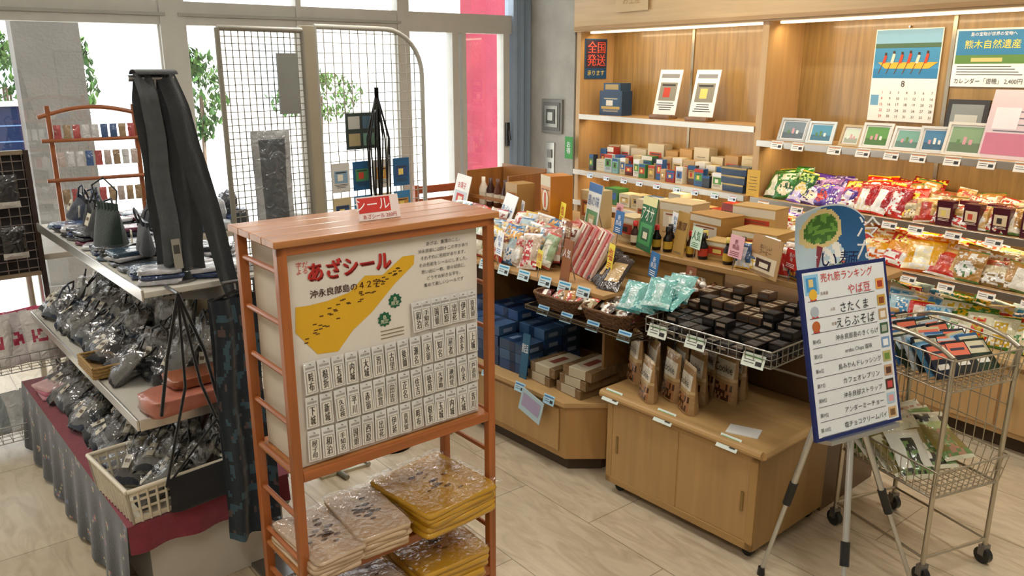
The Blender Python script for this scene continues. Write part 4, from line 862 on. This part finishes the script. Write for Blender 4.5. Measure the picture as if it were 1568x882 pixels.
for k in range(14): b.cyl((.03+.044*k,.008,.82),(.03+.044*k,.008,1.4),.003,'metal',C('#8a8078'),4)
for k in range(13): b.cyl((0,.008,.84+.044*k),(.62,.008,.84+.044*k),.003,'metal',C('#8a8078'),4)
for k in range(8): b.at(.09+.14*(k%4),-.02,.9+.25*(k//4)); b.pillow(.11,.16,.03,C('#0e0e10'),lambda i,j:C('#b8b4ac') if j<.2 else None,'wrap'); b.cyl((0,0,.15),(0,.03,.17),.003,'metal',C('#999999'),4)
b.o(); b.wirebox(-.0,.62,-.3,0,.42,.5,sp=.04,col='#b8b8b4'); b.wirebox(-.0,.62,-.3,0,.08,.16,sp=.04,col='#b8b8b4')
for x in (0,.62): b.cyl((x,-.3,0),(x,-.3,.5),.008,'metal',C('#b8b8b4'))
b.done()
b=B('pink_and_white_bags',(-.32,4.5,0),6)
pk=C('#b83a58')
for k in range(13): b.at(.05+.048*k,-.19+.07*(k%2),.424,R.uniform(-20,20),R.uniform(-10,3)); b.pouch(.15,.25,.07,C(['#d8d0d0','#d06a88','#e0dcd8','#c84a6a'][k%4]),lambda i,j:pk if .4<j<.65 and .25<i<.75 and noise.noise(Vector((i*9,j*9,k)))>-.1 else None,'wrap')
for k in range(7): b.at(.08+.08*k,-.16,.084,R.uniform(-20,20)); b.pouch(.15,.2,.08,C(['#d4d6d8','#a8b0b4'][k%2]),None,'wrap')
b.done()
b=B('white_round_table',(2.0,5.05,0)); b.cyl((0,0,.9),(0,0,.93),.36,'gloss',C('#e8e8e8'),36); b.cyl((0,0,.02),(0,0,.9),.03,'metal',C('#555555'),12); b.cyl((0,0,0),(0,0,.02),.22,'metal',C('#444444'),28); b.done()
b=B('wooden_bench',(2.95,5.2,0),3); bo='#a05030'
for x in (0,.86): b.box(x,x+.04,0,.04,0,.45,'woodz',C(bo)); b.box(x,x+.04,.36,.4,0,.92,'woodz',C(bo)); b.box(x,x+.04,0,.4,.4,.43,'woody',C(bo)); b.box(x,x+.04,0,.38,.6,.63,'woody',C(bo)); b.box(x,x+.04,0,.04,.43,.6,'woodz',C(bo))
for k in range(5): b.box(-.02,.92,.0+.085*k,.07+.085*k,.43,.45,'woodx',C(bo))
for k in range(4): b.box(.04,.86,.37,.39,.55+.1*k,.61+.1*k,'woodx',C(bo))
b.done(.003)
# ---------------------------------------------------------------- world, light, camera
wld=bpy.data.worlds.new('World'); bpy.context.scene.world=wld; wld.use_nodes=True; nt=wld.node_tree; bg=nt.nodes['Background']
sk=nt.nodes.new('ShaderNodeTexSky'); sk.sky_type='HOSEK_WILKIE'; sk.turbidity=4; sk.ground_albedo=.6; sk.sun_direction=(.6,-.25,.75)
mx=nt.nodes.new('ShaderNodeMix'); mx.data_type='RGBA'; mx.inputs[0].default_value=.2; mx.inputs[6].default_value=(.93,.97,1.0,1)
nt.links.new(sk.outputs[0],mx.inputs[7]); nt.links.new(mx.outputs[2],bg.inputs[0]); bg.inputs[1].default_value=5.0
l=bpy.data.lights.new('sun','SUN'); l.energy=7; l.angle=.01; l.color=(1,.97,.9); o=bpy.data.objects.new('sun_light',l)
d=Vector((-.6,.25,-.75)); o.rotation_euler=d.to_track_quat('-Z','Y').to_euler(); bpy.context.scene.collection.objects.link(o)
cam=bpy.data.cameras.new('camera'); cam.sensor_width=36; cam.lens=28.24; cam.clip_start=.05
co=bpy.data.objects.new('camera',cam); co.location=(0,0,1.8); co.rotation_euler=(rad(90-15.28),0,rad(-34.7)); bpy.context.scene.collection.objects.link(co); bpy.context.scene.camera=co
sc=bpy.context.scene
sc.view_settings.view_transform='Standard'
